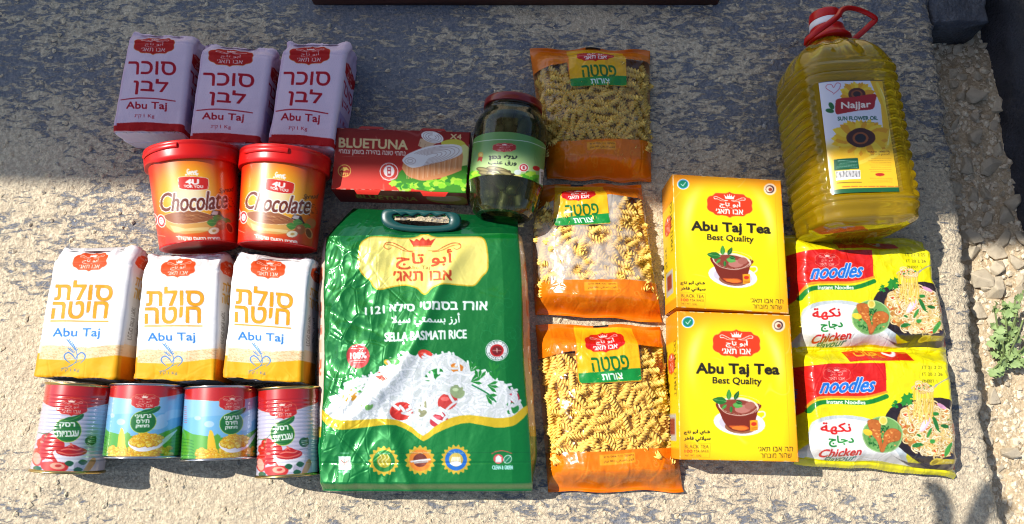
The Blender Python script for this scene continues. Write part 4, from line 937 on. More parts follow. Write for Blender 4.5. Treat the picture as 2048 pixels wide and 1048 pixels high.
# ------------------------------------------------------------------ stones and chips
def stone_mesh(seed, squash=.6):
    g = np.random.default_rng(seed); import bmesh
    bm = bmesh.new(); pts = g.normal(size=(12, 3)); pts /= np.linalg.norm(pts, axis=1, keepdims=True); pts *= g.uniform(.75, 1.05, (12, 1)); pts[:, 2] *= squash
    for p in pts: bm.verts.new(p)
    r = bmesh.ops.convex_hull(bm, input=bm.verts)
    for v in [v for v in bm.verts if not v.link_faces]: bm.verts.remove(v)
    bmesh.ops.bevel(bm, geom=bm.edges[:], offset=.04, segments=1, affect='EDGES')
    me = bpy.data.meshes.new('stone'); bm.to_mesh(me); bm.free(); me.materials.append(M_STONE); return me
SM = [stone_mesh(k, .55+.05*k) for k in range(9)]
def put_stone(x, y, z, r, seed, parent):
    g = np.random.default_rng(seed); o = bpy.data.objects.new('stone', SM[seed % 9]); COL.objects.link(o)
    o.parent = parent; pl = np.array(parent.location)*100
    o.location = tuple((np.array([x, y, z])-pl)*.01); o.rotation_euler = (g.normal(0, .3), g.normal(0, .3), g.uniform(0, 6.3)); s = r*.01; o.scale = (s*g.uniform(.8, 1.25), s*g.uniform(.7, 1.), s*g.uniform(.7, 1.))
wallx = lambda y: wb0[0]+sl*(y-wb0[1])
pl_ = []; tries = 0
big = [(2000, 500, 2.2), (1965, 560, 2.8), (1990, 575, 2.6), (1945, 505, 1.9), (2035, 520, 2.2), (1955, 275, 2.2), (1985, 380, 1.8), (2010, 430, 2.2), (2005, 480, 2.4), (1906, 145, 1.1), (1955, 230, 1.2), (1985, 575, 2.), (1990, 640, 2.2), (2000, 790, 1.9), (2020, 900, 1.8), (1905, 65, 1.6), (1930, 62, 1.6), (2025, 610, 2.), (1960, 620, 2.), (1925, 190, 1.4), (1935, 330, 1.8), (1905, 470, 1.6)]
for k, (px, py, r) in enumerate(big):
    x, y = at(px, py, GZ+1); x = max(x, slab_edge(y)+r*.9); r *= .82; put_stone(x, y, bed_h(x, y)+r*.25, r, 100+k, bed); pl_.append((x, y, r))
while len(pl_) < 285 and tries < 9000:
    tries += 1; y = G.uniform(-14, 64); x = G.uniform(slab_edge(y)+.8, min(slab_edge(y)+16, 90, wallx(y)+(99 if y < 20 else 0)))
    up = sst(16, 24, y); r = (.45+1.25*G.random()**2)*(.62+.5*up)
    if y < 14 and G.random() < .55: continue
    if any((x-a)**2+(y-b)**2 < ((r+c)*.72)**2 for a, b, c in pl_): continue
    put_stone(x, y, bed_h(x, y)+r*.2, r, tries, bed); pl_.append((x, y, r))
# loose chips: nobody could count them
def chips(name, n, fx, hz, lo, hi, mat, seed):
    g = np.random.default_rng(seed); base = np.array([(1, 0, 0), (-.5, .87, 0), (-.5, -.87, 0), (0, 0, .8), (0, 0, -.8), (.6, .6, .2), (-.9, .1, .1), (.3, -.9, .1)]); VV = []; FF = []
    f = np.array([(0, 5, 3), (5, 1, 3), (1, 6, 3), (6, 2, 3), (2, 7, 3), (7, 0, 3), (5, 0, 4), (1, 5, 4), (6, 1, 4), (2, 6, 4), (7, 2, 4), (0, 7, 4)])
    for k in range(n):
        x, y = fx(g); r = lo+(hi-lo)*g.random()**3.2; a = g.uniform(0, 6.3); B = base*g.uniform(.6, 1.3, (8, 3)); B = B*r*np.array([1, .75, .6])
        c, s = cos(a), sin(a); B = np.stack([B[:, 0]*c-B[:, 1]*s, B[:, 0]*s+B[:, 1]*c, B[:, 2]], 1); VV.append(B+np.array([x, y, float(hz(x, y))+r*.15])); FF.append(f+8*k)
    return tag(mk(name, np.concatenate(VV), np.concatenate(FF), mat, smooth=False), None, None, None, 'stuff')
def fslab(g):
    while 1:
        y = g.uniform(-13, 60); x = g.uniform(-72, 72)
        if x < slab_edge(y)-.8 and g.random() < .25+.75*fbm(x*.12, y*.2, 5)*(1 if y < 34 else .6): return x, y
tag(chips('grit', 4600, fslab, slab_h, .06, .48, M_CHIP, 3), 'loose cream stone chips scattered over the slab')
def fbed(g):
    y = g.uniform(-13, 62); return g.uniform(slab_edge(y)+.5, slab_edge(y)+16), y
tag(chips('gravel', 4200, fbed, bed_h, .12, .7, M_STONE, 4), 'fine gravel between the stones beside the slab')

# weed by the slab
M_LEAF = plain_mat('weed_leaf', (136, 158, 98), .55, bs=150, bst=.3, vary=.4, sss=0.)
M_STEM = plain_mat('weed_stem', (110, 124, 72), .6)
wx, wy = at(2008, 735, GZ+1); weed = thing('weed', 'green lobed weed growing in the gravel at the right edge', 'weed', (wx, wy), bed_h(wx, wy))
LV = []
def leaf_mesh(seed):
    g = np.random.default_rng(seed); t = np.linspace(0, 1, 12); w = .42*np.sin(pi*t**.8)*(1+.42*np.sin(t*26+seed)); w[-1] = 0.02; V = []; F = []
    for i, (a, b) in enumerate(zip(t, w)):
        z = .16*sin(a*5+seed)+.1*a; V += [(-b, a, z+.10*b+.05*sin(9*a)), (0, a, z-.05), (b, a, z+.14*b-.05*sin(8*a))]
    for i in range(11): F += [(3*i, 3*i+3, 3*i+4, 3*i+1), (3*i+1, 3*i+4, 3*i+5, 3*i+2)]
    me = bpy.data.meshes.new('leaf'); me.from_pydata([tuple(v) for v in V], [], [f[::-1] for f in F]); me.materials.append(M_LEAF); me.polygons.foreach_set('use_smooth', [True]*len(F)); return me
LM = [leaf_mesh(k) for k in range(5)]
g = np.random.default_rng(21); wz = float(bed_h(wx, wy))
tips = [(2030, 600, 4.5), (2046, 640, 4.), (2005, 600, 4.), (1985, 740, 2.5), (2020, 700, 3.), (2047, 580, 5), (2000, 670, 3.5), (2040, 720, 2.5), (2060, 680, 4), (1988, 612, 4.5)]
for i, (px, py, hz) in enumerate(tips):
    b = np.array([wx, wy, wz]); x, y = at(px, py, wz+hz); tip = np.array([x, y, wz+hz]); mid = (b+tip)/2+np.array([g.normal(0, .5), g.normal(0, .5), 1.])
    tube('stem', [b, mid, tip], .12, M_STEM, weed, 6, smooth=4)
    for k in range(7):
        f = g.uniform(.3, 1.05); p = b*(1-f)**2+2*mid*f*(1-f)+tip*f*f; o = bpy.data.objects.new('leaf', LM[k % 5]); COL.objects.link(o); o.parent = weed
        o.location = tuple((p-np.array(weed.location)*100)*.01); o.rotation_euler = (g.normal(.1, .45), g.normal(0, .5), g.uniform(0, 6.3)); s = g.uniform(.7, 1.7)*.01; o.scale = (s, s, s)

# ------------------------------------------------------------------ packs
M_SUGAR = print_mat('sugar_paper', .75, .2, bs=90, bst=.35, bd=.0015)
M_FLOUR = print_mat('flour_paper', .62, .22, bs=45, bst=.22, bd=.0012)
M_CARD = print_mat('printed_card', .5, .25, coat=.12, coat_r=.15, bs=25, bst=.10)
M_TUB = print_mat('printed_plastic', .36, .45, coat=.5, coat_r=.2, bs=30, bst=.06)
M_TIN = print_mat('printed_tin', .26, .6, metal=.12, coat=1., coat_r=.13, bs=18, bst=.06)
M_FOIL = print_mat('printed_foil', .42, .3, metal=.35, coat=1., coat_r=.12, bs=26, bst=.2, bd=.0015)
M_WRAP = print_mat('printed_wrap', .45, .3, coat=.7, coat_r=.08, bs=34, bst=.3, bd=.002)
M_LABEL = print_mat('paper_label', .4, .5, coat=.2, bs=40, bst=.08)
M_FILM = film_mat('pasta_film')
M_STEEL = plain_mat('tin_steel', (176, 176, 178), .22, metal=1., bs=80, bst=.1)
M_GOLD = plain_mat('gold_lacquer_steel', (196, 166, 104), .26, metal=1., bs=80, bst=.1)
M_RED = plain_mat('red_plastic', (196, 18, 14), .32, bs=20, bst=.05, vary=.05, sss=.1)

def pack_frame(q, h):
    Q = quad(q, h); c = Q.mean(0); return Q, c
def box_loft(Q, h, r, nf, nd, nv, na=5, ends=6, end_in=.0, nb=10, end_push=.15):
    """closed box body whose top face is Q (world, at height h); returns unit u, v, z and P. End rings close over the two ends."""
    Wd, Ld = dims(Q); S = rrect(Wd, h, r, nf, nd, na, nb); u = S[:, 0]/Wd; z = S[:, 1]
    vv = np.linspace(0, 1, nv); U = [np.broadcast_to(u, (nv, len(u)))]; V = [vv[:, None]*np.ones((1, len(u)))]; Zz = [np.broadcast_to(z, (nv, len(u)))]
    pre, post = [], []
    for k in range(1, ends+1):
        t = k/ends; f = 1-t*.97; uu = .5+(u-.5)*(1-end_in*t*.3); zz = h/2+(z-h/2)*f; p = end_push*math.sin(t*pi/2)/Ld
        pre.append((uu, zz, -p)); post.append((uu, zz, 1+p))
    for uu, zz, v in pre: U.insert(0, uu[None]); V.insert(0, np.full((1, len(u)), v)); Zz.insert(0, zz[None])
    for uu, zz, v in post: U.append(uu[None]); V.append(np.full((1, len(u)), v)); Zz.append(zz[None])
    U = np.concatenate(U); V = np.concatenate(V); Zz = np.concatenate(Zz)
    return U, V, Zz, np.concatenate([warp(Q, U, V), Zz[..., None]], 2), nf+na-1, nd
def outward(P, N):
    c = P.reshape(-1, 3).mean(0); s = np.sign(((P-c)*N).sum(2)); return N*np.sign(s.sum())

def paper_bag(name, label, cat, group, q, h, art, side, bottom, mat, seed, amp=.16, topcol=None, side_l=None, band=None):
    Q, c = pack_frame(q, h); t = thing(name, label, cat, c, 0, group)
    U, V, Z, P, nfr, nd = box_loft(Q, h, .55, 146, 26, 214, 5, 9, .5, end_push=.25)
    N = outward(P, normals(P, True)); Wd, Ld = dims(Q); x = U*Wd+Z*1.1; y = V*Ld
    d = amp*(.9*(fbm(x*.28, y*.2, seed, 3)-.5)*2+.75*crumple(x*.30, y*.22, seed))
    endf = sst(.16, 0, V)+.5*sst(.93, 1, V)
    d = d+endf*.60*crumple(x*.50, y*.62, seed+3)+.10*crumple(x*.12+y*.10, y*.30-x*.05, seed+5)
    bulge = .28*np.sin(pi*np.clip(V, 0, 1))*(np.abs(N[..., 2]) > .5)*np.sin(pi*np.clip(U, 0, 1))
    P = P+N*(d+bulge)[..., None]
    P[..., 2] -= sst(.12, 0, V)*(.9+.9*vn(x*.4, y*0, seed))*np.clip(Z/h, 0, 1)*.8           # the filled part sinks towards the folded top
    g0 = np.random.default_rng(seed+7)                       # ears and dents of the folded top, each pack its own
    for k in range(3):
        uc = (g0.uniform(.02, .12), g0.uniform(.4, .6), g0.uniform(.88, .98))[k]; a_ = (g0.uniform(.2, .75), g0.uniform(-.5, .1), g0.uniform(-.3, .5))[k]
        w_ = np.exp(-((U-uc)/.09)**2)*np.exp(-(np.maximum(V, 0)/.05)**2)*np.clip(Z/h, 0, 1); P[..., 1] += a_*w_*(.4 if mat is M_SUGAR else .8); P[..., 2] += .5*abs(a_)*w_
    sl2 = np.exp(-((V-.13-.05*(vn(U*2, U*0, seed)-.5))/.012)**2)*.09*(np.abs(U-.5) < .49); P[..., 2] -= sl2*(Z > h*.6)
    P[..., 2] = np.maximum(P[..., 2], .12)
    # colours
    cf = art.sample(np.clip(U, 0, 1), np.clip(V, 0, 1)); sidec = side.sample(1-np.clip(Z/h, 0, 1), np.clip(V, 0, 1))
    S = rrect(Wd, h, .55, 146, 26, 5, 10); right = (np.arange(len(S)) >= nfr+1) & (np.arange(len(S)) < nfr+1+nd+3); left = np.arange(len(S)) >= len(S)-nd-4
    bt = (np.arange(len(S)) >= nfr+nd+3) & ~left
    C = cf.copy(); C[:, right] = sidec[:, right]; C[:, left] = (side_l or side).sample(np.clip(Z/h, 0, 1), np.clip(V, 0, 1))[:, left]; C[:, bt] = sidec[:, bt]
    C[V > 1.0001] = np.array(bottom)/255; C[V < -.0001] = np.array(topcol or bottom)/255
    # split into body and folded bottom so that each can be named
    nvt = P.shape[0]; k = nvt-9
    surf('paper_bag', P[:k+1], mat, t, C[:k+1], closed=True, caps=True)
    surf('folded_base', P[k:], mat, t, C[k:], closed=True, caps=True)
    # folded flap at the filled end
    g = np.random.default_rng(seed); m = 26; a = np.linspace(.03+.04*g.random(), .97-.05*g.random(), m); rows = []
    for j, tt in enumerate(np.linspace(0, 1, 7)):
        vv = .015-(.035+.02*vn(a*3, a*0, seed))*tt; zz = h*(.86-.10*tt)+.25*(fbm(a*6, a*0+tt, seed+1)-.5)-1.0*tt*tt*.6
        rows.append(np.concatenate([warp(Q, a, vv), zz[:, None]], 1))
    R = np.array(rows); cc = np.broadcast_to(np.array(topcol or bottom)/255, R.shape); surf('top_fold', R, mat, t, cc)
    return t

RS = (190, 26, 30)
S_SUG = art_side((222, 190, 214), [('emb', .05, .16, .95, .32, RS), (heb('סוכר'), .1, .36, .9, .46, (176, 30, 50), 1.), (heb('לבן'), .2, .5, .8, .58, (176, 30, 50), 1.), ('box', .15, .64, .85, .86, (186, 160, 200)), ('1 Kg', .3, .68, .7, .74, (176, 30, 50), .4), ('box', 0, .955, 1, 1, (196, 24, 28))])
# the red band wraps round the sides as well
SUGS = [([(257, 60), (384, 65), (364, 263), (223.5, 260)], 'lilac paper sugar pack, leftmost of three in the shade, its white base fully showing', 11),
        ([(403, 82), (545, 92), (517, 286), (376, 280)], 'lilac paper sugar pack, middle of three, its base hidden behind the left chocolate tub', 24),
        ([(568, 80), (696, 80), (665, 293), (533, 283)], 'lilac paper sugar pack, rightmost of three, beside the red tuna box', 37)]
ART = art_sugar()
for q, lab, sd in SUGS: paper_bag('sugar_pack', lab, 'sugar pack', 'one kilo sugar packs', q, 6.3, ART, S_SUG, (244, 236, 246), M_SUGAR, sd, .15, (228, 200, 222))
S_FL = art_side((240, 236, 232), [('emb', .1, .03, .9, .15, (236, 84, 34)), (heb('סולת'), .25, .2, .8, .28, (226, 170, 60), 1.), (heb('חיטה'), .25, .3, .8, .38, (226, 170, 60), 1.), (heb('רכיבים סולת חיטה'), .2, .45, .4, .7, (90, 80, 70), .3, 1), (heb('מקור הדגן'), .5, .45, .65, .66, (90, 80, 70), .3, 1), ('box', 0, .74, 1, .83, (250, 222, 184)), ('box', 0, .83, 1, 1, (244, 156, 20))])
ART = art_flour()
for q, lab, sd in [([(112, 496), (268, 494), (232, 757), (65, 751)], 'white and orange semolina pack, leftmost of three, standing clear on the sunlit slab', 51),
                   ([(287, 512), (440, 507), (430, 762), (263, 757)], 'white and orange semolina pack, middle of three, its top crumpled over the orange emblem', 64),
                   ([(467, 505), (620, 519), (603, 764), (443, 754)], 'white and orange semolina pack, rightmost of three, next to the green rice bag', 73)]:
    paper_bag('semolina_pack', lab, 'semolina pack', 'one kilo semolina packs', q, 6.0, ART, S_FL, (222, 218, 214), M_FLOUR, sd, .24)

# ---- round things lying on their side
def view_phi(c, r): return math.atan2(-c[0], CAM_H-c[2])
def round_wrap(A, B, prof, R, art, mat, name, parent, tv=(0., 1.), ns=190, half=None, turn=0., bg=(200, 200, 210), off=0.):
    """printed wrap round a lying body; art covers the half that faces the camera"""
    c = (np.array(A)+np.array(B))/2; phi = view_phi(c, R)
    P = None
    # denser angles on the facing side
    s = np.linspace(-1, 1, ns); th = phi+pi*(.56*s+.44*s**3)
    Pr = np.array(prof, float); A_, B_ = np.array(A, float), np.array(B, float); ax = B_-A_; X = np.array([-ax[1], ax[0], 0]); X /= np.linalg.norm(X); X = X if X[0] > 0 else -X
    Zd = np.cross(X, ax/np.linalg.norm(ax)); Zd = Zd if Zd[2] > 0 else -Zd
    P = A_+ax*Pr[:, 0][:, None, None]+(Pr[:, 1]*R+off)[:, None, None]*(X*np.sin(th)[None, :, None]+Zd*np.cos(th)[None, :, None])
    u = (th-phi)/pi+.5+turn; v = (Pr[:, 0]-tv[0])/(tv[1]-tv[0]); U, V = np.meshgrid(u, v); C = art.sample(np.clip(U, .004, .996), np.clip(V, 0, 1))
    return surf(name, P, mat, parent, C, closed=False)
def axis3(q, z, r0=None):
    Q = quad(q, z); a = (Q[0]+Q[1])/2; b = (Q[3]+Q[2])/2; ra = np.linalg.norm(Q[1]-Q[0])/2; rb = np.linalg.norm(Q[2]-Q[3])/2; return a, b, ra, rb
def can(name, label, cat, group, q, art, steel, beads, seed, turn=0.):
    a, b, ra, rb = axis3(q, 3.8); R = (ra+rb)/2; a, b, _, _ = axis3(q, R); A = np.append(a, R+.05); B = np.append(b, R+.05); L = np.linalg.norm(B-A)
    t = thing(name, label, cat, (a+b)/2, 0, group)
    v = np.linspace(.02, .98, 150); rr = np.full(150, .985)
    if beads: rr = rr-.012*(np.cos((v-.5)*L*2*pi/.42) > .2)*(np.abs(v-.5) < .36)
    round_wrap(A, B, list(zip(v, rr)), R, art, M_TIN, 'printed_label', t, turn=turn)
    def ring(t0, s, nm):
        pr = [(t0+s*.030, .97), (t0+s*.024, .985), (t0+s*.02, 1.0), (t0+s*.008, 1.025), (t0-s*.004, 1.03), (t0-s*.008, 1.02), (t0-s*.008, 1.), (t0, .975), (t0+s*.03, .955), (t0+s*.034, .94), (t0+s*.03, .86), (t0+s*.036, .84), (t0+s*.032, .6), (t0+s*.04, .55), (t0+s*.04, .03)]
        P, th = loft_round(A, B, pr, R, nm, steel, t, 72); surf(nm, P, steel, t, closed=True, caps=True)
    ring(0, 1, 'top_rim'); ring(1, -1, 'bottom_rim')
    return t
AT, AC = art_tomato(), art_corn()
TQ2 = [(518, 776), (641, 779), (640, 949), (515, 951)]
can('tomato_paste_can', 'tomato paste can with gold rims, tilted, at the far left end of the can row', 'can', 'food cans in the bottom row', [(105, 766), (228, 774), (204, 946), (69, 937)], AT, M_GOLD, True, 1)
can('sweetcorn_can', 'blue and green sweetcorn can with silver rims, left one of the two corn cans', 'can', 'food cans in the bottom row', [(232, 769), (375, 774), (363, 917), (213, 909)], AC, M_STEEL, False, 2, .117)
can('sweetcorn_can', 'right one of two sweetcorn cans, touching the upright tomato paste can', 'can', 'food cans in the bottom row', [(378, 774), (517, 778), (515, 917), (365, 917)], AC, M_STEEL, False, 3)
can('tomato_paste_can', 'untilted tomato paste can with gold rims, beside the green rice bag', 'can', 'food cans in the bottom row', TQ2, AT, M_GOLD, True, 4)

def tub(label, q, art, seed, tear):
    a, b, ra, rb = axis3(q, 5.2); ra *= .97; rb *= .975; Rm = ra; A = np.append(a, Rm*1.06+.15); B = np.append(b, rb+.15)
    t = thing('chocolate_spread_tub', label, 'tub', (a+b)/2, 0, 'chocolate spread tubs'); L = np.linalg.norm(B-A); X_ = np.linspace(.0, .985, 150)
    f = rb/ra; prof = [(x, (1-(1-f)*x)) for x in X_]
    round_wrap(A, B, prof, ra, art, M_TUB, 'tub_body', t, tv=(0, 1))
    P, th = loft_round(A, B, [(.985, f), (.995, f*1.0), (1.0, f*.985), (1.0, f*.93), (.985, f*.91), (.975, f*.88), (.975, .03)], ra, 'base', M_RED, t, 96); surf('tub_base', P, M_RED, t, closed=True, caps=True)
    pr = [(.03, 1.0), (.035, 1.10), (.03, 1.125), (-.02, 1.13), (-.10, 1.135), (-.125, 1.13), (-.14, 1.12), (-.15, 1.14), (-.175, 1.14), (-.19, 1.12), (-.19, 1.04), (-.16, 1.0), (-.16, .03)]
    pr = [(x, 1+(r-1)*.62 if r > .99 else r) for x, r in pr]
    P, th = loft_round(A, B, pr, ra, 'lid', M_RED, t, 120)
    if tear:                                              # the nicked, folded tear strip
        m = (th > 4.95) & (th < 5.9); w = np.sin((th[m]-4.95)/.95*pi)
        for k in range(3): P[k, m] -= ((B-A)*.03*w[:, None]*(1 if k else .6))
    surf('lid', P, M_RED, t, closed=True, caps=True)
    a0, a1 = (-.95, .08) if tear else (-.7, .35)
    ax = B-A; Xd = np.array([-ax[1], ax[0], 0]); Xd /= np.linalg.norm(Xd); Xd = Xd if Xd[0] > 0 else -Xd; Zd = np.array([0, 0, 1.])
    pts = [A+ax*(-.075)+ra*1.095*(Xd*np.sin(x)+Zd*np.cos(x)) for x in np.linspace(a0, a1, 12)]
    tube('tear_strip', pts, .33, M_RED, t, 10, smooth=3, flat=.45)
    return t
ATB = art_tub()
tub('red chocolate spread tub on the left, the edge of its lid chipped', [(304, 342), (476, 333), (472, 487), (319, 499)], ATB, 1, True)
tub('red chocolate spread tub on the right, its lid intact, beside the tuna box', [(488, 335), (654, 350), (631, 499), (475, 488)], ATB, 2, False)
# ---- boxes of card
def card_box(name, label, cat, group, q, h, front, side_r, side_l, near, far, mat, base_q=None, seed=1, nf=190, nv=230, parts=True):
    Q = quad(q, h); c = Q.mean(0); t = thing(name, label, cat, c, 0, group); Wd, Ld = dims(Q)
    def jig(a, b, s): return (fbm(a*2.2, b*2.2, seed+s, 3)-.5)
    # front panel
    u, v = np.meshgrid(np.linspace(0, 1, nf), np.linspace(0, 1, nv)); z = h-.10*(1-np.minimum(1, np.minimum(np.minimum(u, 1-u)*Wd, np.minimum(v, 1-v)*Ld)/.10))**2+.12*jig(u, v, 0)*np.sin(pi*u)*np.sin(pi*v)+.1*np.sin(pi*u)*np.sin(pi*v)
    ed = np.minimum(np.minimum(u, 1-u)*Wd, np.minimum(v, 1-v)*Ld); sc_ = (sst(.16, .02, ed)*sst(.50, .66, fbm(u*Wd*2.2, v*Ld*2.2, seed, 3)))[..., None]*.8
    sc_ = np.maximum(sc_, (sst(.02, .0, np.abs(fbm(u*Wd*.25+3, v*Ld*.2, seed+2, 2)-.5+.15*(u-.5)))*sst(.66, .74, vn(u*Wd*.5, v*Ld*.5, seed+4)))[..., None]*.22)   # rubbed edges, faint scratches
    surf('front_panel', np.concatenate([warp(Q, u, v), z[..., None]], 2), mat, t, front.sample(u, v)*(1-sc_)+np.array([.93, .90, .82])*sc_)
    for nm, art, fu, fv, n1, n2, fl in (('side_panel', side_r, lambda a, b: 1+0*a, lambda a, b: b, 24, nv//2, 0), ('side_panel', side_l, lambda a, b: 0*a, lambda a, b: b, 24, nv//2, 1),
                                    ('end_panel', near, lambda a, b: b, lambda a, b: 1+0*a, 24, nf//2, 1), ('end_panel', far, lambda a, b: b, lambda a, b: 0*a, 24, nf//2, 0)):
        a, b = np.meshgrid(np.linspace(0, 1, n1), np.linspace(0, 1, n2)); z = (h-.07)*(1-a)+.05*a
        uu, vv = fu(a, b), fv(a, b); s = .05*np.sin(pi*a)
        uu = uu+(s/Wd)*(1 if nm == 'side_panel' and not fl else -1 if nm == 'side_panel' else 0); vv = vv+(s/Ld)*((1 if fl else -1) if nm == 'end_panel' else 0)
        C = art.sample(a if not isinstance(art, tuple) else a, b) if nm == 'side_panel' else art.sample(b, a)
        surf(nm, np.concatenate([warp(Q, uu, vv), z[..., None]], 2), mat, t, C)
    mk('base_panel', np.concatenate([Q, np.full((4, 1), .05)], 1), [(0, 1, 2, 3)], mat, t, np.full((4, 3), .7))
    return t, Q, Wd, Ld
def plain_art(col): return art_side(col, [], 8, 8)
Y0, O0, BK = (244, 206, 20), (246, 160, 20), (60, 46, 20)
sT = art_side(Y0, [('box', 0, 0, 1, .2, O0), ('emb', .2, .27, .8, .43, (222, 80, 30)), ('DO NOT STAPLE', .10, .2, .3, .58, BK, .5, 1), ('Abu Taj Tea', .6, .5, .85, .75, BK, .5, 1), ('box', .2, .7, .8, .88, (190, 186, 170)), ('box', .3, .73, .7, .84, (150, 60, 40)), ('box', 0, .93, 1, 1, O0)])
pE = art_side(O0, [('box', .0, .0, 1, .2, (250, 176, 30)), ('Abu Taj Tea', .3, .35, .7, .6, BK, .6)], 120, 50)
ART = art_tea()
for q, lab, sd in [([(1345, 348), (1562, 360), (1578, 627), (1353, 614)], 'upper yellow tea box, next to the sunflower oil bottle', 2), ([(1354, 622), (1580, 630), (1598, 924), (1359, 919)], 'lower yellow tea box, next to the bottom noodle pack', 5)]:
    card_box('tea_box', lab, 'tea box', 'yellow tea boxes', q, 6.4, ART, sT, sT, pE, pE, M_CARD, seed=sd)
tr = plain_art((150, 20, 18))
tn, Q, Wd, Ld = card_box('tuna_box', 'red four pack tuna box between the sugar packs and the jar', 'tuna box', None, [(673, 255), (941, 264), (932, 386), (662, 378)], 5.2, art_tuna(), tr, tr, art_tuna_side(), tr, M_CARD, seed=8, nf=240, nv=116)
for u0, u1, v0, v1 in ((.16, .36, -.05, .005), (.62, .82, -.05, .005), (.17, .37, .995, 1.06), (.66, .87, .995, 1.06)):   # tuck flaps over the edges
    n = 9; a, b = np.meshgrid(np.linspace(0, 1, n), np.linspace(0, 1, 5)); w = 1-.22*(1-b if v0 < .5 else b); uu = (u0+u1)/2+(a-.5)*(u1-u0)*w; vv = v0+(v1-v0)*b; z = 5.16-.25*(np.abs((b if v0 > .5 else 1-b))**1.5)+.04
    surf('tuck_flap', np.concatenate([warp(Q, uu, vv), z[..., None]], 2), M_CARD, tn, np.broadcast_to(np.array((170, 24, 20) if v0 < .5 else (226, 50, 30))/255, z.shape+(3,)))
for s in (0, 1):                                            # ends of the tins show in the open sides
    for zz in (1.6,):
        pass

# ---- jar
jq = [(944, 262), (1099, 280), (1078, 440), (934, 424)]
a, b, ra, rb = axis3(jq, 4.4); R = (ra+rb)/2*.98; A = np.append(a, R+.2); B = np.append(b, R+.2)
jar = thing('stuffed_vine_leaves_jar', 'glass jar with red lid and green label lying beside the tuna box', 'jar', (a+b)/2, 0)
M_GLASS = tinted_clear('jar_glass', (.80, .84, .42), (.50, .52, .14), .50, .93, 1.33)
M_DARK = plain_mat('vine_leaf', (40, 46, 22), .5, bs=60, bst=.6, vary=.6)
top = -.34
pr = [(top, .03), (top, .60), (top-.0, .70), (-.335, .76), (-.33, .745), (-.325, .775), (-.30, .755), (-.28, .75), (-.26, .79), (-.24, .78), (-.20, .83), (-.14, .92), (-.08, .98), (-.03, 1.), (.04, 1.), (.3, 1.0), (.62, 1.0), (.66, 1.01), (.72, .985), (.80, .95), (.9, .90), (.98, .82), (1.02, .72), (1.03, .6), (.99, .5), (.96, .3), (.96, .03)]
tt = np.array(pr); s = np.linspace(0, len(pr)-1, 150); pr2 = list(zip(np.interp(s, range(len(pr)), tt[:, 0]), np.interp(s, range(len(pr)), tt[:, 1])))
P, th = loft_round(A, B, pr2, R, 'glass', M_GLASS, jar, 96)
def face_out(P):
    N = normals(P, True); c = P.mean((0, 1)); return (((P-c)*N).sum() < 0)
gb = surf('glass_body', P, M_GLASS, jar, closed=True, caps=True)
P, th = loft_round(A, B, [(-.40, .03), (-.40, .74), (-.395, .785), (-.38, .805), (-.35, .81), (-.31, .815), (-.30, .81), (-.30, .77)], R, 'lid', M_RED, jar, 96)
M_JLID = plain_mat('jar_lid_red', (118, 16, 14), .3, coat=.3, bs=30, bst=.05)
surf('lid', P, M_JLID, jar, closed=True, caps=True)
AJ = art_jar(); v = np.linspace(.15, .66, 110)
cphi = view_phi((A+B)/2, R); half = 1.36
th = np.linspace(cphi-half, cphi+half, 170); ax = B-A; Xd = np.array([-ax[1], ax[0], 0]); Xd /= np.linalg.norm(Xd); Xd = Xd if Xd[0] > 0 else -Xd; Zd = np.array([0, 0, 1.])
jl = v[:, None, None]; P = A+ax*jl+(R*1.0+.035)*(Xd*np.sin(th)[None, :, None]+Zd*np.cos(th)[None, :, None]); U, V = np.meshgrid((th-cphi)/pi+.5, np.linspace(-.02, 1.02, 110))
surf('paper_label', P, M_LABEL, jar, AJ.sample(np.clip(U, 0, 1), np.clip(V, 0, 1)))
g = np.random.default_rng(4)
for k in range(64):                                         # stuffed leaves packed in the brine
    t_ = (-.26+.80*(k/56)) if k < 56 else g.uniform(.56, .78); an = g.uniform(0, 2*pi); rr = R*(.5 if t_ < -.1 else .68)*math.sqrt(g.random()) if k < 56 else R*.45*math.sqrt(g.random()); c0 = A+ax*t_+rr*(Xd*math.sin(an)+Zd*math.cos(an)); d = ax/np.linalg.norm(ax)*1.3+np.array([g.normal(0, .5), g.normal(0, .3), g.normal(0, .3)])
    tube('leaf_roll', [c0-d, c0-d*.3+g.normal(0, .1, 3), c0+d*.3, c0+d], np.array([.35]+[.62]*7+[.35])[np.round(np.linspace(0, 8, 13)).astype(int)], M_DARK, jar, 8, smooth=4)

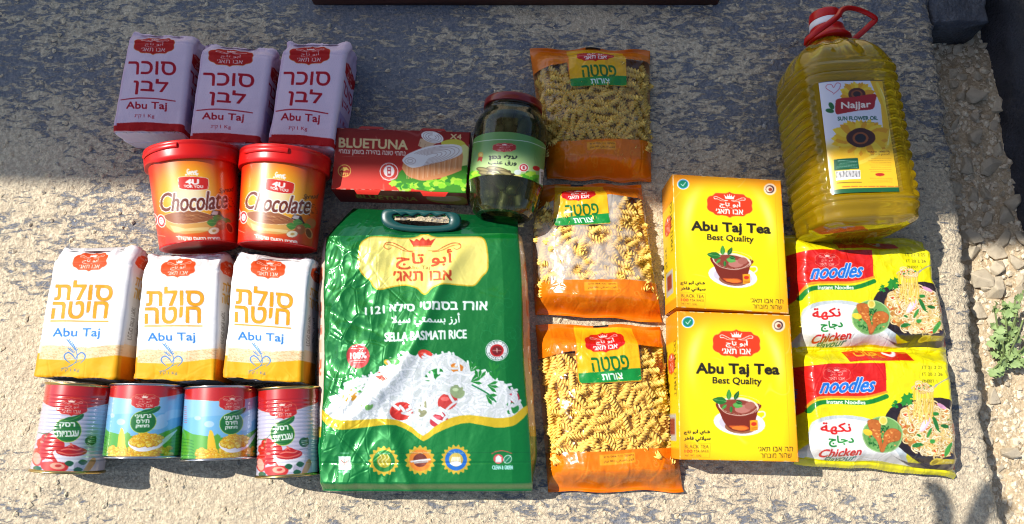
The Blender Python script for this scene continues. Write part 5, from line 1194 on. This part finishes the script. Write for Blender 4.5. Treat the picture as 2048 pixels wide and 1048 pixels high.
# ---- rice bag
rq = [(648, 470), (1037, 463), (1065, 984), (637, 984)]
HR = 5.6; Q = quad(rq, HR); rice = thing('rice_bag', 'large glossy green rice bag with a dark green carrying handle', 'rice bag', Q.mean(0), 0); Wd, Ld = dims(Q)
AR = art_rice(); nu, nv = 330, 430; u, v = np.meshgrid(np.linspace(0, 1, nu), np.linspace(0, 1, nv)); x, y = u*Wd, v*Ld
def rice_z(u, v, x, y):
    e = np.minimum(1, np.minimum(u, 1-u)*Wd/2.2); fl = .75*np.sqrt(np.clip(e, 0, 1))+.55*np.sin(pi*u)*np.sin(pi*np.clip(v, 0, 1))
    z = HR-1.0+fl
    z = z+.55*(fbm(x*.13, y*.10, 2, 2)-.5)*(1-.2*v)
    # long pressed folds, stronger on the left third
    L = sst(.62, .0, u)
    p1, p2 = x*.80+y*.60, y*.80-x*.60; z = z+(.10+.62*L)*(.9*crumple(p1*.10, p2*.17, 3, .5))*sst(0, .08, u)+.40*np.exp(-((p1-15.5-1.2*np.sin(p2*.2))/.85)**2)*sst(.95, .6, v)*sst(0, .15, v)+.36*np.exp(-((x-.30*y-1.0)/.8)**2)*sst(.5, .9, v)-.30*np.exp(-((p2-6-.8*np.sin(p1*.3))/.7)**2)*sst(.45, .1, u)
    z = z+(.12+.95*L)*.42*crumple(x*.46+y*.1, y*.26, 5)+.02*(fbm(x*1.6, y*1.6, 6, 3)-.5)
    z = z-.05*np.exp(-((v-.895)/.003)**2)
    return z-1.1*sst(.965, 1., v)-.25*sst(.03, 0, v)
P = np.concatenate([warp(Q, u, v), rice_z(u, v, x, y)[..., None]], 2)
P[..., 0] += .12*np.sin(v*9)*(u-.5)*2
surf('front_panel', P, M_FOIL, rice, AR.sample(u, v))
GRN = np.array([4, 110, 52])/255
# bottom flap turned down to the ground
rows = []
for k in range(10):
    t_ = k/9; row = P[-1].copy(); row[:, 1] -= .5*t_+.15*(vn(u[0]*9, u[0]*0, 3)-.5); row[:, 2] = row[:, 2]*(1-t_)+.25*t_; row[:, 0] += (u[0]-.5)*.25*t_; rows.append(row)
surf('bottom_flap', np.array(rows), M_FOIL, rice, np.broadcast_to(GRN*.95, (10, nu, 3)))
# shoulder: the top gusset folded back, narrower, with the slot for the handle
tq = quad([(702, 410), (1035, 428), (1037, 463), (648, 470)], 3.6); m, n = 60, 200; a, b = np.meshgrid(np.linspace(0, 1, n), np.linspace(0, 1, m)); top = P[0]
TT = np.stack([np.interp(a[0], u[0], top[:, i]) for i in range(3)], 1); back = np.concatenate([tq[0]*(1-a[0][:, None])+tq[1]*a[0][:, None], np.full((n, 1), 2.2)], 1)
SH = back[None]*(1-b[..., None])+TT[None]*b[..., None]; SH[..., 2] += .5*np.sin(pi*b)*.5+.22*(ridge(a*9, b*2, 4, 3)-.4)*np.sin(pi*b)
fc = (SH[:-1, :-1]+SH[1:, 1:])/2; h0 = np.array([*at(788, 446, 3.8), 0]); h1 = np.array([*at(898, 450, 3.8), 0])
hole = (fc[..., 0] > h0[0]) & (fc[..., 0] < h1[0]) & (fc[..., 1] > at(840, 455, 4)[1]) & (fc[..., 1] < at(840, 428, 4)[1])
surf('top_gusset', SH, M_FOIL, rice, np.broadcast_to(GRN*.9, (m, n, 3)), mask=~hole)
# side gussets bulging past the panel, pale woven film
pale = art_side((226, 208, 188), [('emb', .1, .1, .9, .2, (226, 110, 60)), (heb('אבו'), .2, .27, .9, .33, (222, 96, 50), 1.), ('Taj', .2, .36, .9, .4, (222, 96, 50), .6), (heb('אבו'), .2, .5, .9, .56, (222, 96, 50), 1.), ('box', .1, .42, .9, .47, (206, 180, 150)), (heb('תאג׳'), .2, .62, .9, .68, (222, 96, 50), 1.), ('box', .0, .76, 1, .8, (200, 180, 60)), ('box', 0, .8, 1, 1, (20, 130, 70))], 60, 300)
M_GUS = print_mat('gusset_film', .4, .5, coat=.3, bs=50, bst=.4, bd=.002)
for sgn, edge in ((-1, P[:, 0]), (1, P[:, -1])):
    k = 16; rows = []; vv = v[:, 0]
    for j in range(k):
        t_ = j/(k-1); out = (1.05 if sgn < 0 else .75)*np.sin(pi*min(1, t_*1.15))*(.55+.6*np.sin(pi*np.clip(vv, 0, 1))**.6)*sst(1.0, .86, vv)
        r_ = edge.copy(); r_[:, 0] += sgn*(out+.12*(fbm(vv*30, vv*0+t_*3, 5+sgn, 3)-.5)); r_[:, 2] = edge[:, 2]*(1-t_)+.2*t_; rows.append(r_)
    R_ = np.array(rows).transpose(1, 0, 2); a, b = np.meshgrid(np.linspace(0, 1, k), vv); C = pale.sample(a if sgn > 0 else 1-a, b)
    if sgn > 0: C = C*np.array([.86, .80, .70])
    surf('side_gusset', R_, M_GUS, rice, C)
M_HAND = plain_mat('handle_plastic', (6, 62, 58), .35, coat=.2, bs=20, bst=.05, vary=.05)
# handle: flat moulded loop with finger waves
def loop2(px, z): return [np.array([*at(x, y, z), z]) for x, y in px]
OUTL = catmull(np.array([(762, 440), (764, 424), (778, 419), (840, 421), (900, 425), (918, 430), (923, 444), (916, 456), (895, 463), (840, 465), (790, 460), (770, 452)]), 8, True)
INN = [(787, 437), (787, 430), (800, 428.)]; xs = np.linspace(800, 895, 25); INN += [(x, 431.5+2.6*math.sin((x-800)*.262+1.2)) for x in xs[1:]]; INN += [(899, 440), (896, 449), (880, 452), (840, 452.5), (806, 449), (792, 443)]
INN = np.array(INN); nH = 120
def resamp(P, n):
    P = np.concatenate([P, P[:1]]); d = np.append(0, np.cumsum(np.linalg.norm(np.diff(P, axis=0), axis=1))); s = np.linspace(0, d[-1], n, endpoint=False); return np.stack([np.interp(s, d, P[:, i]) for i in range(2)], 1)
OUTL, INN = resamp(OUTL, nH), resamp(INN, nH)
def start_at(P, c): 
    an = np.arctan2(P[:, 1]-c[1], P[:, 0]-c[0]); k = np.argmin(np.abs(an+3.0)); return np.roll(P, -k, 0)
cc = OUTL.mean(0); OUTL, INN = start_at(OUTL, cc), start_at(INN, cc); HZ = 4.9
def ringz(P2, z): return np.stack([np.array([*at(x, y, HZ), z]) for x, y in P2])
mid = lambda f: OUTL*(1-f)+INN*f
HP = np.array([ringz(mid(0), HZ), ringz(mid(.04), HZ+.28), ringz(mid(.16), HZ+.42), ringz(mid(.5), HZ+.46), ringz(mid(.84), HZ+.42), ringz(mid(.96), HZ+.28), ringz(mid(1), HZ), ringz(mid(.96), HZ-.25), ringz(mid(.5), HZ-.35), ringz(mid(.04), HZ-.25), ringz(mid(0), HZ)])
surf('handle', HP, M_HAND, rice, closed=True)

# ---- pasta bags: printed film over real spirals
def fusilli_mesh(seed):
    g = np.random.default_rng(seed); L, Rr, tw, nl = 2.5*g.uniform(.9, 1.1), .46, 2.1*g.uniform(.9, 1.1), 22; V = []; ns = 12
    bend = g.normal(0, .10)
    for i in range(nl):
        t_ = i/(nl-1); a0 = t_*tw*2*pi; x = (t_-.5)*L
        for j in range(ns):
            a = j/ns*2*pi; r = Rr*(.40+.60*(.5+.5*math.cos(3*a))**1.1); V.append((x, r*math.cos(a+a0/1.)+bend*x*x*.5, r*math.sin(a+a0)))
    F = [(i*ns+j, i*ns+(j+1) % ns, (i+1)*ns+(j+1) % ns, (i+1)*ns+j) for i in range(nl-1) for j in range(ns)]+[tuple(range(ns))[::-1], tuple((nl-1)*ns+j for j in range(ns))]
    me = bpy.data.meshes.new('pasta_spiral'); me.from_pydata([tuple(np.array(v)*.01) for v in V], [], F); me.polygons.foreach_set('use_smooth', [True]*len(F)); me.materials.append(M_PASTA); return me
M_PASTA = plain_mat('dry_pasta', (250, 208, 104), .5, bs=120, bst=.15, vary=.10, sss=.0)
FM = [fusilli_mesh(k) for k in range(5)]
APF, APM = art_pasta()
def pasta(label, q, seed, hmax, ztop=.3, z0=.0, bulge_l=0., glare_paint=0., lab_shift=(0, 0), tilt=None):
    Q = quad(q, hmax*.55+z0); t = thing('pasta_bag', label, 'pasta bag', Q.mean(0), z0, 'bags of spiral pasta'); Wd, Ld = dims(Q)
    nu, nv = 230, 280; u, v = np.meshgrid(np.linspace(0, 1, nu), np.linspace(0, 1, nv)); x, y = u*Wd, v*Ld
    def prof(u, v):
        w = (1-np.abs(2*u-1)**3.2)**.55; l = sst(.015, .15, v)*sst(.99, .86, v); return w*(.10+.90*l)
    def lump(x, y): return .16*(fbm(x*.8, y*.8, seed, 2)-.5)*2
    pin = 1-.055*np.sin(pi*v)*0
    z = z0+.22+(hmax-.3)*prof(u, v)
    cr = .62*crumple(x*.26+y*.08, y*.20, seed+1)+.18*crumple(x*.8, y*.7, seed+2)
    endw = sst(.30, .02, v)+sst(.74, .98, v)
    z = z+cr*(.35+.8*endw)*np.minimum(1, prof(u, v)*3)+lump(x, y)*(1-endw*.8)*np.minimum(1, prof(u, v)*2)
    uu = .5+(u-.5)*(1+bulge_l*np.sin(pi*v)*(u < .5))
    edge = sst(.02, 0, v)+sst(.98, 1, v); z = z+edge*(.18*np.sin(x*1.3+seed)+.35*(vn(x*.35, y*0, seed)))+.05*np.sin(y*34)*edge
    vv = v+(.007*np.sin(x*.9+seed)+.012*(vn(x*.3, x*0, seed+3)-.5))*(sst(.5, 1, v)+sst(.5, 0, v))
    P = np.concatenate([warp(Q, uu, vv), np.maximum(z, z0+.15)[..., None]], 2)
    us = u-lab_shift[0]*sst(.0, .2, np.abs(u-.0))*sst(0, .2, 1-u)*sst(.6, .3, v); C = APF.sample(np.clip(us, 0, 1), v); al = APM.sample(np.clip(us, 0, 1), v)[..., :1]
    if glare_paint:                                                # pale sun glare painted into the film's colour as noise patches
        hz = glare_paint*sst(.42, .74, fbm(x*.5+3, y*.4, 4, 4)+.10*sst(.8, .2, u)+.25*crumple(x*.5, y*.4, 3))[..., None]; C = np.where(al > .3, C, np.array([.95, .90, .84])); al = np.maximum(al, hz)
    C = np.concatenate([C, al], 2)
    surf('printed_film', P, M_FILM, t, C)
    Pb = P[::6, ::6].copy(); Pb[..., 2] = z0+.12; Cb = np.concatenate([np.full(Pb.shape[:2]+(3,), 1)*np.array([222, 150, 60])/255, np.full(Pb.shape[:2]+(1,), 1.)], 2)
    surf('back_film', Pb, M_FILM, t, Cb)
    Pd = P[52:236:3, 8:-8:3].copy(); Pd[..., 2] = np.maximum(z0+.3, Pd[..., 2]-1.25+.5*(vn(Pd[..., 0]*2.1, Pd[..., 1]*2.1, 3)-.5)); surf('pasta_bed', Pd, M_PASTA, t)['kind'] = 'stuff'
    g = np.random.default_rng(seed+50); pts = []; k = 0; base = np.array(t.location)*100
    for layer, (cnt, dz, rad) in enumerate(((130, 1.25, 1.0), (172, .58, .9))):
        m_ = 0; tries = 0; loc = []
        while m_ < cnt and tries < 6000:
            tries += 1; a, b = g.uniform(.05, .95), g.uniform(.20, .815)
            if layer and a > .27 and a < .73 and b < .28: continue
            xx, yy = a*Wd, b*Ld
            if any((xx-p)**2+(yy-r)**2 < rad*rad for p, r in loc): continue
            loc.append((xx, yy)); m_ += 1; j = min(int(b*nv), nv-1); i = min(int(a*nu), nu-1); top_ = P[j, i, 2]
            o = bpy.data.objects.new('pasta_spiral', FM[k % 5]); COL.objects.link(o); o.parent = t; k += 1
            wxy = warp(Q, np.array([.5+(a-.5)*(1+bulge_l*math.sin(pi*b)*(a < .5))]), np.array([b]))[0]
            zz = max(z0+.55, top_-dz-.1*g.random()); o.location = tuple((np.array([wxy[0], wxy[1], zz])-base)*.01)
            slope = 0; an = g.uniform(0, pi)
            if a < .12 or a > .88: an = pi/2+g.normal(0, .35)
            o.rotation_euler = (g.uniform(0, 6.3), g.normal(0, .14), an)
    return t
pasta('upper spiral pasta bag lying wholly in the shade, above the jar', [(1060, 86), (1305, 90), (1308, 358), (1096, 350)], 61, 3.6, bulge_l=-.0)
pasta('middle spiral pasta bag, its clear film clouded with pale glare, between jar and tea box', [(1075, 362), (1287, 360), (1330, 640), (1072, 625)], 72, 3.9, bulge_l=.06, lab_shift=(-.14, 0), glare_paint=.5)
pasta('lower spiral pasta bag in full sun, its crimped end nearest the bottom of the photo', [(1072, 645), (1326, 650), (1374, 986), (1098, 986)], 83, 3.9, bulge_l=0.)

# ---- sunflower oil bottle
M_OIL = tinted_clear('oil_filled_plastic', (1., .70, .02), (1., .62, .01), .60, .08, 1.36)
HB = 11.6; zc = HB/2+.15; zs = 9.2
bl, br_ = at(1634, 452, zs), at(1840, 452, zs); sl_, sr_ = at(1594, 152, zs), at(1783, 136, zs); Bc = (bl+br_)/2; Sc = (sl_+sr_)/2
ax2 = Sc-Bc; L = np.linalg.norm(ax2); ax2 /= L; Xp = np.array([ax2[1], -ax2[0]]); Xp = Xp if Xp[0] > 0 else -Xp
wB = np.linalg.norm(br_-bl)/2; wS = np.linalg.norm(sr_-sl_)/2*.99
nk = np.array(at(1657, 84, zc)); nl = np.linalg.norm(nk-Bc)
bot = thing('sunflower_oil_bottle', 'large clear bottle of golden sunflower oil with red cap and handle', 'oil bottle', (Bc+Sc)/2, 0)
M = 300; sY = np.linspace(0, 1, M); yb = -.2+sY*(nl+.9); wid = np.empty(M); hh = np.empty(M); ex = np.empty(M)
for i, yv in enumerate(yb):
    if yv < L: f = yv/L; wv = wB*(1-f)+wS*f; e_ = 4.2; hv = HB/2
    else: f = min(1, (yv-L)/(nl-L-.3)); f2 = f**1.7; wv = wS*(1-f2)+1.9*f2+.25*sin(f*pi)*2.0; hv = HB/2*(1-f2)+1.9*f2+.25*sin(f*pi)*2.0; e_ = 4.2*(1-f)+2*f
    rr_ = 1-.5*max(0, 1-(yv+.2)/1.0)**2.2*.5
    wid[i], hh[i], ex[i] = wv*rr_, hv*rr_, e_
ns = 200; th = np.linspace(0, 2*pi, ns, False); ct, st = np.cos(th), np.sin(th)
Pb = np.empty((M, ns, 3))
lq = quad([(1639, 163), (1763, 161), (1797, 384), (1667, 387)], HB+.1)
def to_local(p): d = p-Bc; return d@ax2, d@Xp
ly = [to_local(p) for p in lq]
lu = (ly[0][0]+ly[1][0])/2; ld = (ly[2][0]+ly[3][0])/2
for i in range(M):
    e_ = ex[i]; k = (np.abs(ct)**e_+np.abs(st)**e_)**(-1/e_); yv = yb[i]
    # horizontal ribs, fading into the flat label panel on the front
    rib = .34*(abs(math.sin(yv*pi/1.2)))**.7*(1 if 1.2 < yv < L+.8 else 0)*min(1, max(0, (yv-1.2)))*min(1, max(0, (L+.8-yv)))
    lab = ((ct > 0) & (np.abs(st*k*wid[i]) < 4.9))*sst(.0, .7, yv-ld+.7)*sst(.7, 0, yv-lu)
    rb_ = rib*(1-lab)
    flute = 0.
    if yv > L: f = (yv-L)/(nl-L); flute = .16*np.cos(th*12)*sin(pi*min(1, f))
    if yv < 2.2: flute = -.35*(np.cos(th*4)**8)*(1-yv/2.2)*.6
    X_ = (wid[i]+rb_+flute)*k*st; Z_ = (hh[i]+rb_+flute)*k*ct
    c3 = Bc+ax2*yv; Pb[i, :, 0] = c3[0]+Xp[0]*X_; Pb[i, :, 1] = c3[1]+Xp[1]*X_; Pb[i, :, 2] = np.maximum(zc+Z_, .12)
ob = surf('oil_body', Pb, M_OIL, bot, closed=True, caps=True)
# label sheet on the flat panel
AO = art_oil(); u, v = np.meshgrid(np.linspace(0, 1, 120), np.linspace(0, 1, 200)); pl2 = warp(lq, u, v); d = pl2-Bc; yl = d@ax2; xl = d@Xp
wv = np.interp(yl, yb, wid); e_ = 4.2; zt = np.maximum((1-np.clip(np.abs(xl/wv), 0, .98)**e_)**(1/e_)*HB/2+zc, HB-.6)
surf('front_label', np.concatenate([pl2, (zt+.16)[..., None]], 2), M_LABEL, bot, AO.sample(u, v))
# neck, cap, handle
def capring(prof, name, mat):
    A_ = np.append(nk, zc); B_ = np.append(nk+ax2*3.9, zc+0.0); P, _ = loft_round(A_, B_, prof, .88, name, mat, bot, 72); return P
cx = capring([(-.05, .05), (-.05, 2.9), (0, 3.05), (.06, 3.0), (.12, 2.75), (.2, 2.5), (.3, 2.35), (.44, 2.25), (.46, 2.2)], 'cap', M_RED); surf('cap_collar', cx, M_RED, bot, closed=True, caps=True)
M_WHITE = plain_mat('white_plastic', (238, 232, 232), .4)
surf('white_band', capring([(.45, 2.0), (.45, 2.26), (.5, 2.28), (.66, 2.2), (.68, 2.15), (.68, 1.9)], 'band', M_WHITE), M_WHITE, bot, closed=True, caps=True)
surf('cap', capring([(.67, 1.9), (.67, 2.2), (.7, 2.24), (.92, 2.12), (.97, 2.05), (1.0, 1.9), (1.02, .05)], 'cap', M_RED), M_RED, bot, closed=True, caps=True)
hp = [(1702, 84, 3.5), (1716, 72, 3.7), (1738, 52, 4.6), (1750, 40, 5.), (1746, 33, 5.2), (1722, 21, 5.6), (1700, 16, 6.2), (1684, 20, 7), (1674, 34, 8.2), (1650, 52, 8.6), (1630, 66, 8.4), (1616, 78, 7.6), (1612, 88, 6.8)]
tube('carry_handle', [np.array([*at(x, y, z+1.5), z+1.5]) for x, y, z in hp], .36, M_RED, bot, 8, smooth=5, flat=.6)

# ---- noodle packs
AN = art_noodles()
def noodles(label, q, seed, h):
    Q = quad(q, h*.8); t = thing('noodle_pack', label, 'noodle pack', Q.mean(0), 0, 'yellow multipacks of noodles'); Wd, Ld = dims(Q)
    nu, nv = 290, 220; u, v = np.meshgrid(np.linspace(0, 1, nu), np.linspace(0, 1, nv)); x, y = u*Wd, v*Ld
    eu = np.minimum(u, 1-u)*Wd; ev = np.minimum(v, 1-v)*Ld
    pf = sst(-.2, 2.0, eu)**.6*(.25+.75*sst(-.3, 1.6, ev)**.7)
    z = .5+(h-.5)*pf
    end = np.exp(-ev/1.6)+np.exp(-eu/1.5)
    z = z+(.16+.75*end)*crumple(x*.33+y*.1, y*.42-x*.12, seed)*np.minimum(1, pf*2)+.22*(fbm(x*.2, y*.2, seed+2, 2)-.5)+.05*(ridge(x*.9, y*.9, seed+3, 2)-.4)
    uu = u+.010*(vn(y*.5, y*0, seed)-.5)*2*sst(.3, 0, np.minimum(u, 1-u)); vv = v+.03*(vn(x*.35, x*0, seed+1)-.5)*sst(.2, 0, np.minimum(v, 1-v))
    P = np.concatenate([warp(Q, uu, vv), np.maximum(z, .3)[..., None]], 2)
    surf('printed_wrapper', P, M_WRAP, t, AN.sample(u, v))
    # the wrapper turning under, on all four sides
    per = np.concatenate([P[0, :-1], P[:-1, -1], P[-1, :0:-1], P[:0:-1, 0]]); cp = AN.sample(u, v); cper = np.concatenate([cp[0, :-1], cp[:-1, -1], cp[-1, :0:-1], cp[:0:-1, 0]]); c_ = P.mean((0, 1)); rows = []
    for k in range(7):
        t_ = k/6; r_ = per.copy(); o_ = (per[:, :2]-c_[:2]); o_ /= np.linalg.norm(o_, axis=1, keepdims=True); r_[:, :2] += o_*(.28*math.sin(pi*t_*.9)); r_[:, 2] = per[:, 2]*(1-t_)+.08*t_; rows.append(r_)
    surf('wrapper_skirt', np.array(rows), M_WRAP, t, np.broadcast_to(cper, (7,)+cper.shape)[..., :3], closed=True)
    # crimped, toothed seams standing out from the near and the far side
    for side, sg in ((P[-1], -1), (P[0], 1)):
        rows = []; xs_ = np.linspace(0, 1, nu); wv_ = .55+.35*vn(xs_*7, xs_*0, seed)
        for k in range(8):
            t_ = k/7; r_ = side.copy(); r_[:, 1] += sg*(wv_*t_+(.09*(np.abs((xs_*60) % 1-.5)) if k == 7 else 0)); r_[:, 2] = side[:, 2]*(1-.4*t_)+.30*crumple(xs_*9, xs_*0+t_*1.5, seed+3)*t_+.45*sin(t_*pi)*(vn(xs_*5, xs_*0, seed+1)); rows.append(r_)
        R_ = np.array(rows); R_[..., 2] = np.maximum(R_[..., 2], .12); surf('crimped_seam', R_, M_WRAP, t, np.broadcast_to(np.array([236, 222, 10])/255, R_.shape))
    return t
noodles('upper yellow noodle multipack, just below the oil bottle', [(1572, 472), (1872, 485), (1913, 693), (1588, 694)], 5, 4.0)
noodles('lower yellow noodle multipack, nearest the bottom right, its near seam crumpled', [(1586, 700), (1913, 702), (1937, 944), (1606, 916)], 9, 4.0)

# ---- rods added unseen overhead to cast the blurred shadow at the bottom right
M_ROD = plain_mat('rod_brown', (92, 74, 56), .8); tw = None
S0 = np.append(at(1905, 1110, 0), 0)+SUN*85; twt = thing('shadow_rods', 'added unseen branch hanging overhead, out of the picture, casting a blurred shadow', 'rods', S0[:2], S0[2])
def shadow_pt(px, py, h): return np.append(at(px, py, 0), 0)+SUN*h
tube('shadow_rod', [shadow_pt(1870, 1250, 85), shadow_pt(1888, 1080, 85), shadow_pt(1884, 1000, 86), shadow_pt(1866, 975, 87)], .95, M_ROD, twt, 8)
tube('shadow_rod', [shadow_pt(1900, 1150, 85), shadow_pt(1945, 1060, 86), shadow_pt(1968, 1010, 87), shadow_pt(1986, 975, 88)], 1.05, M_ROD, twt, 8)
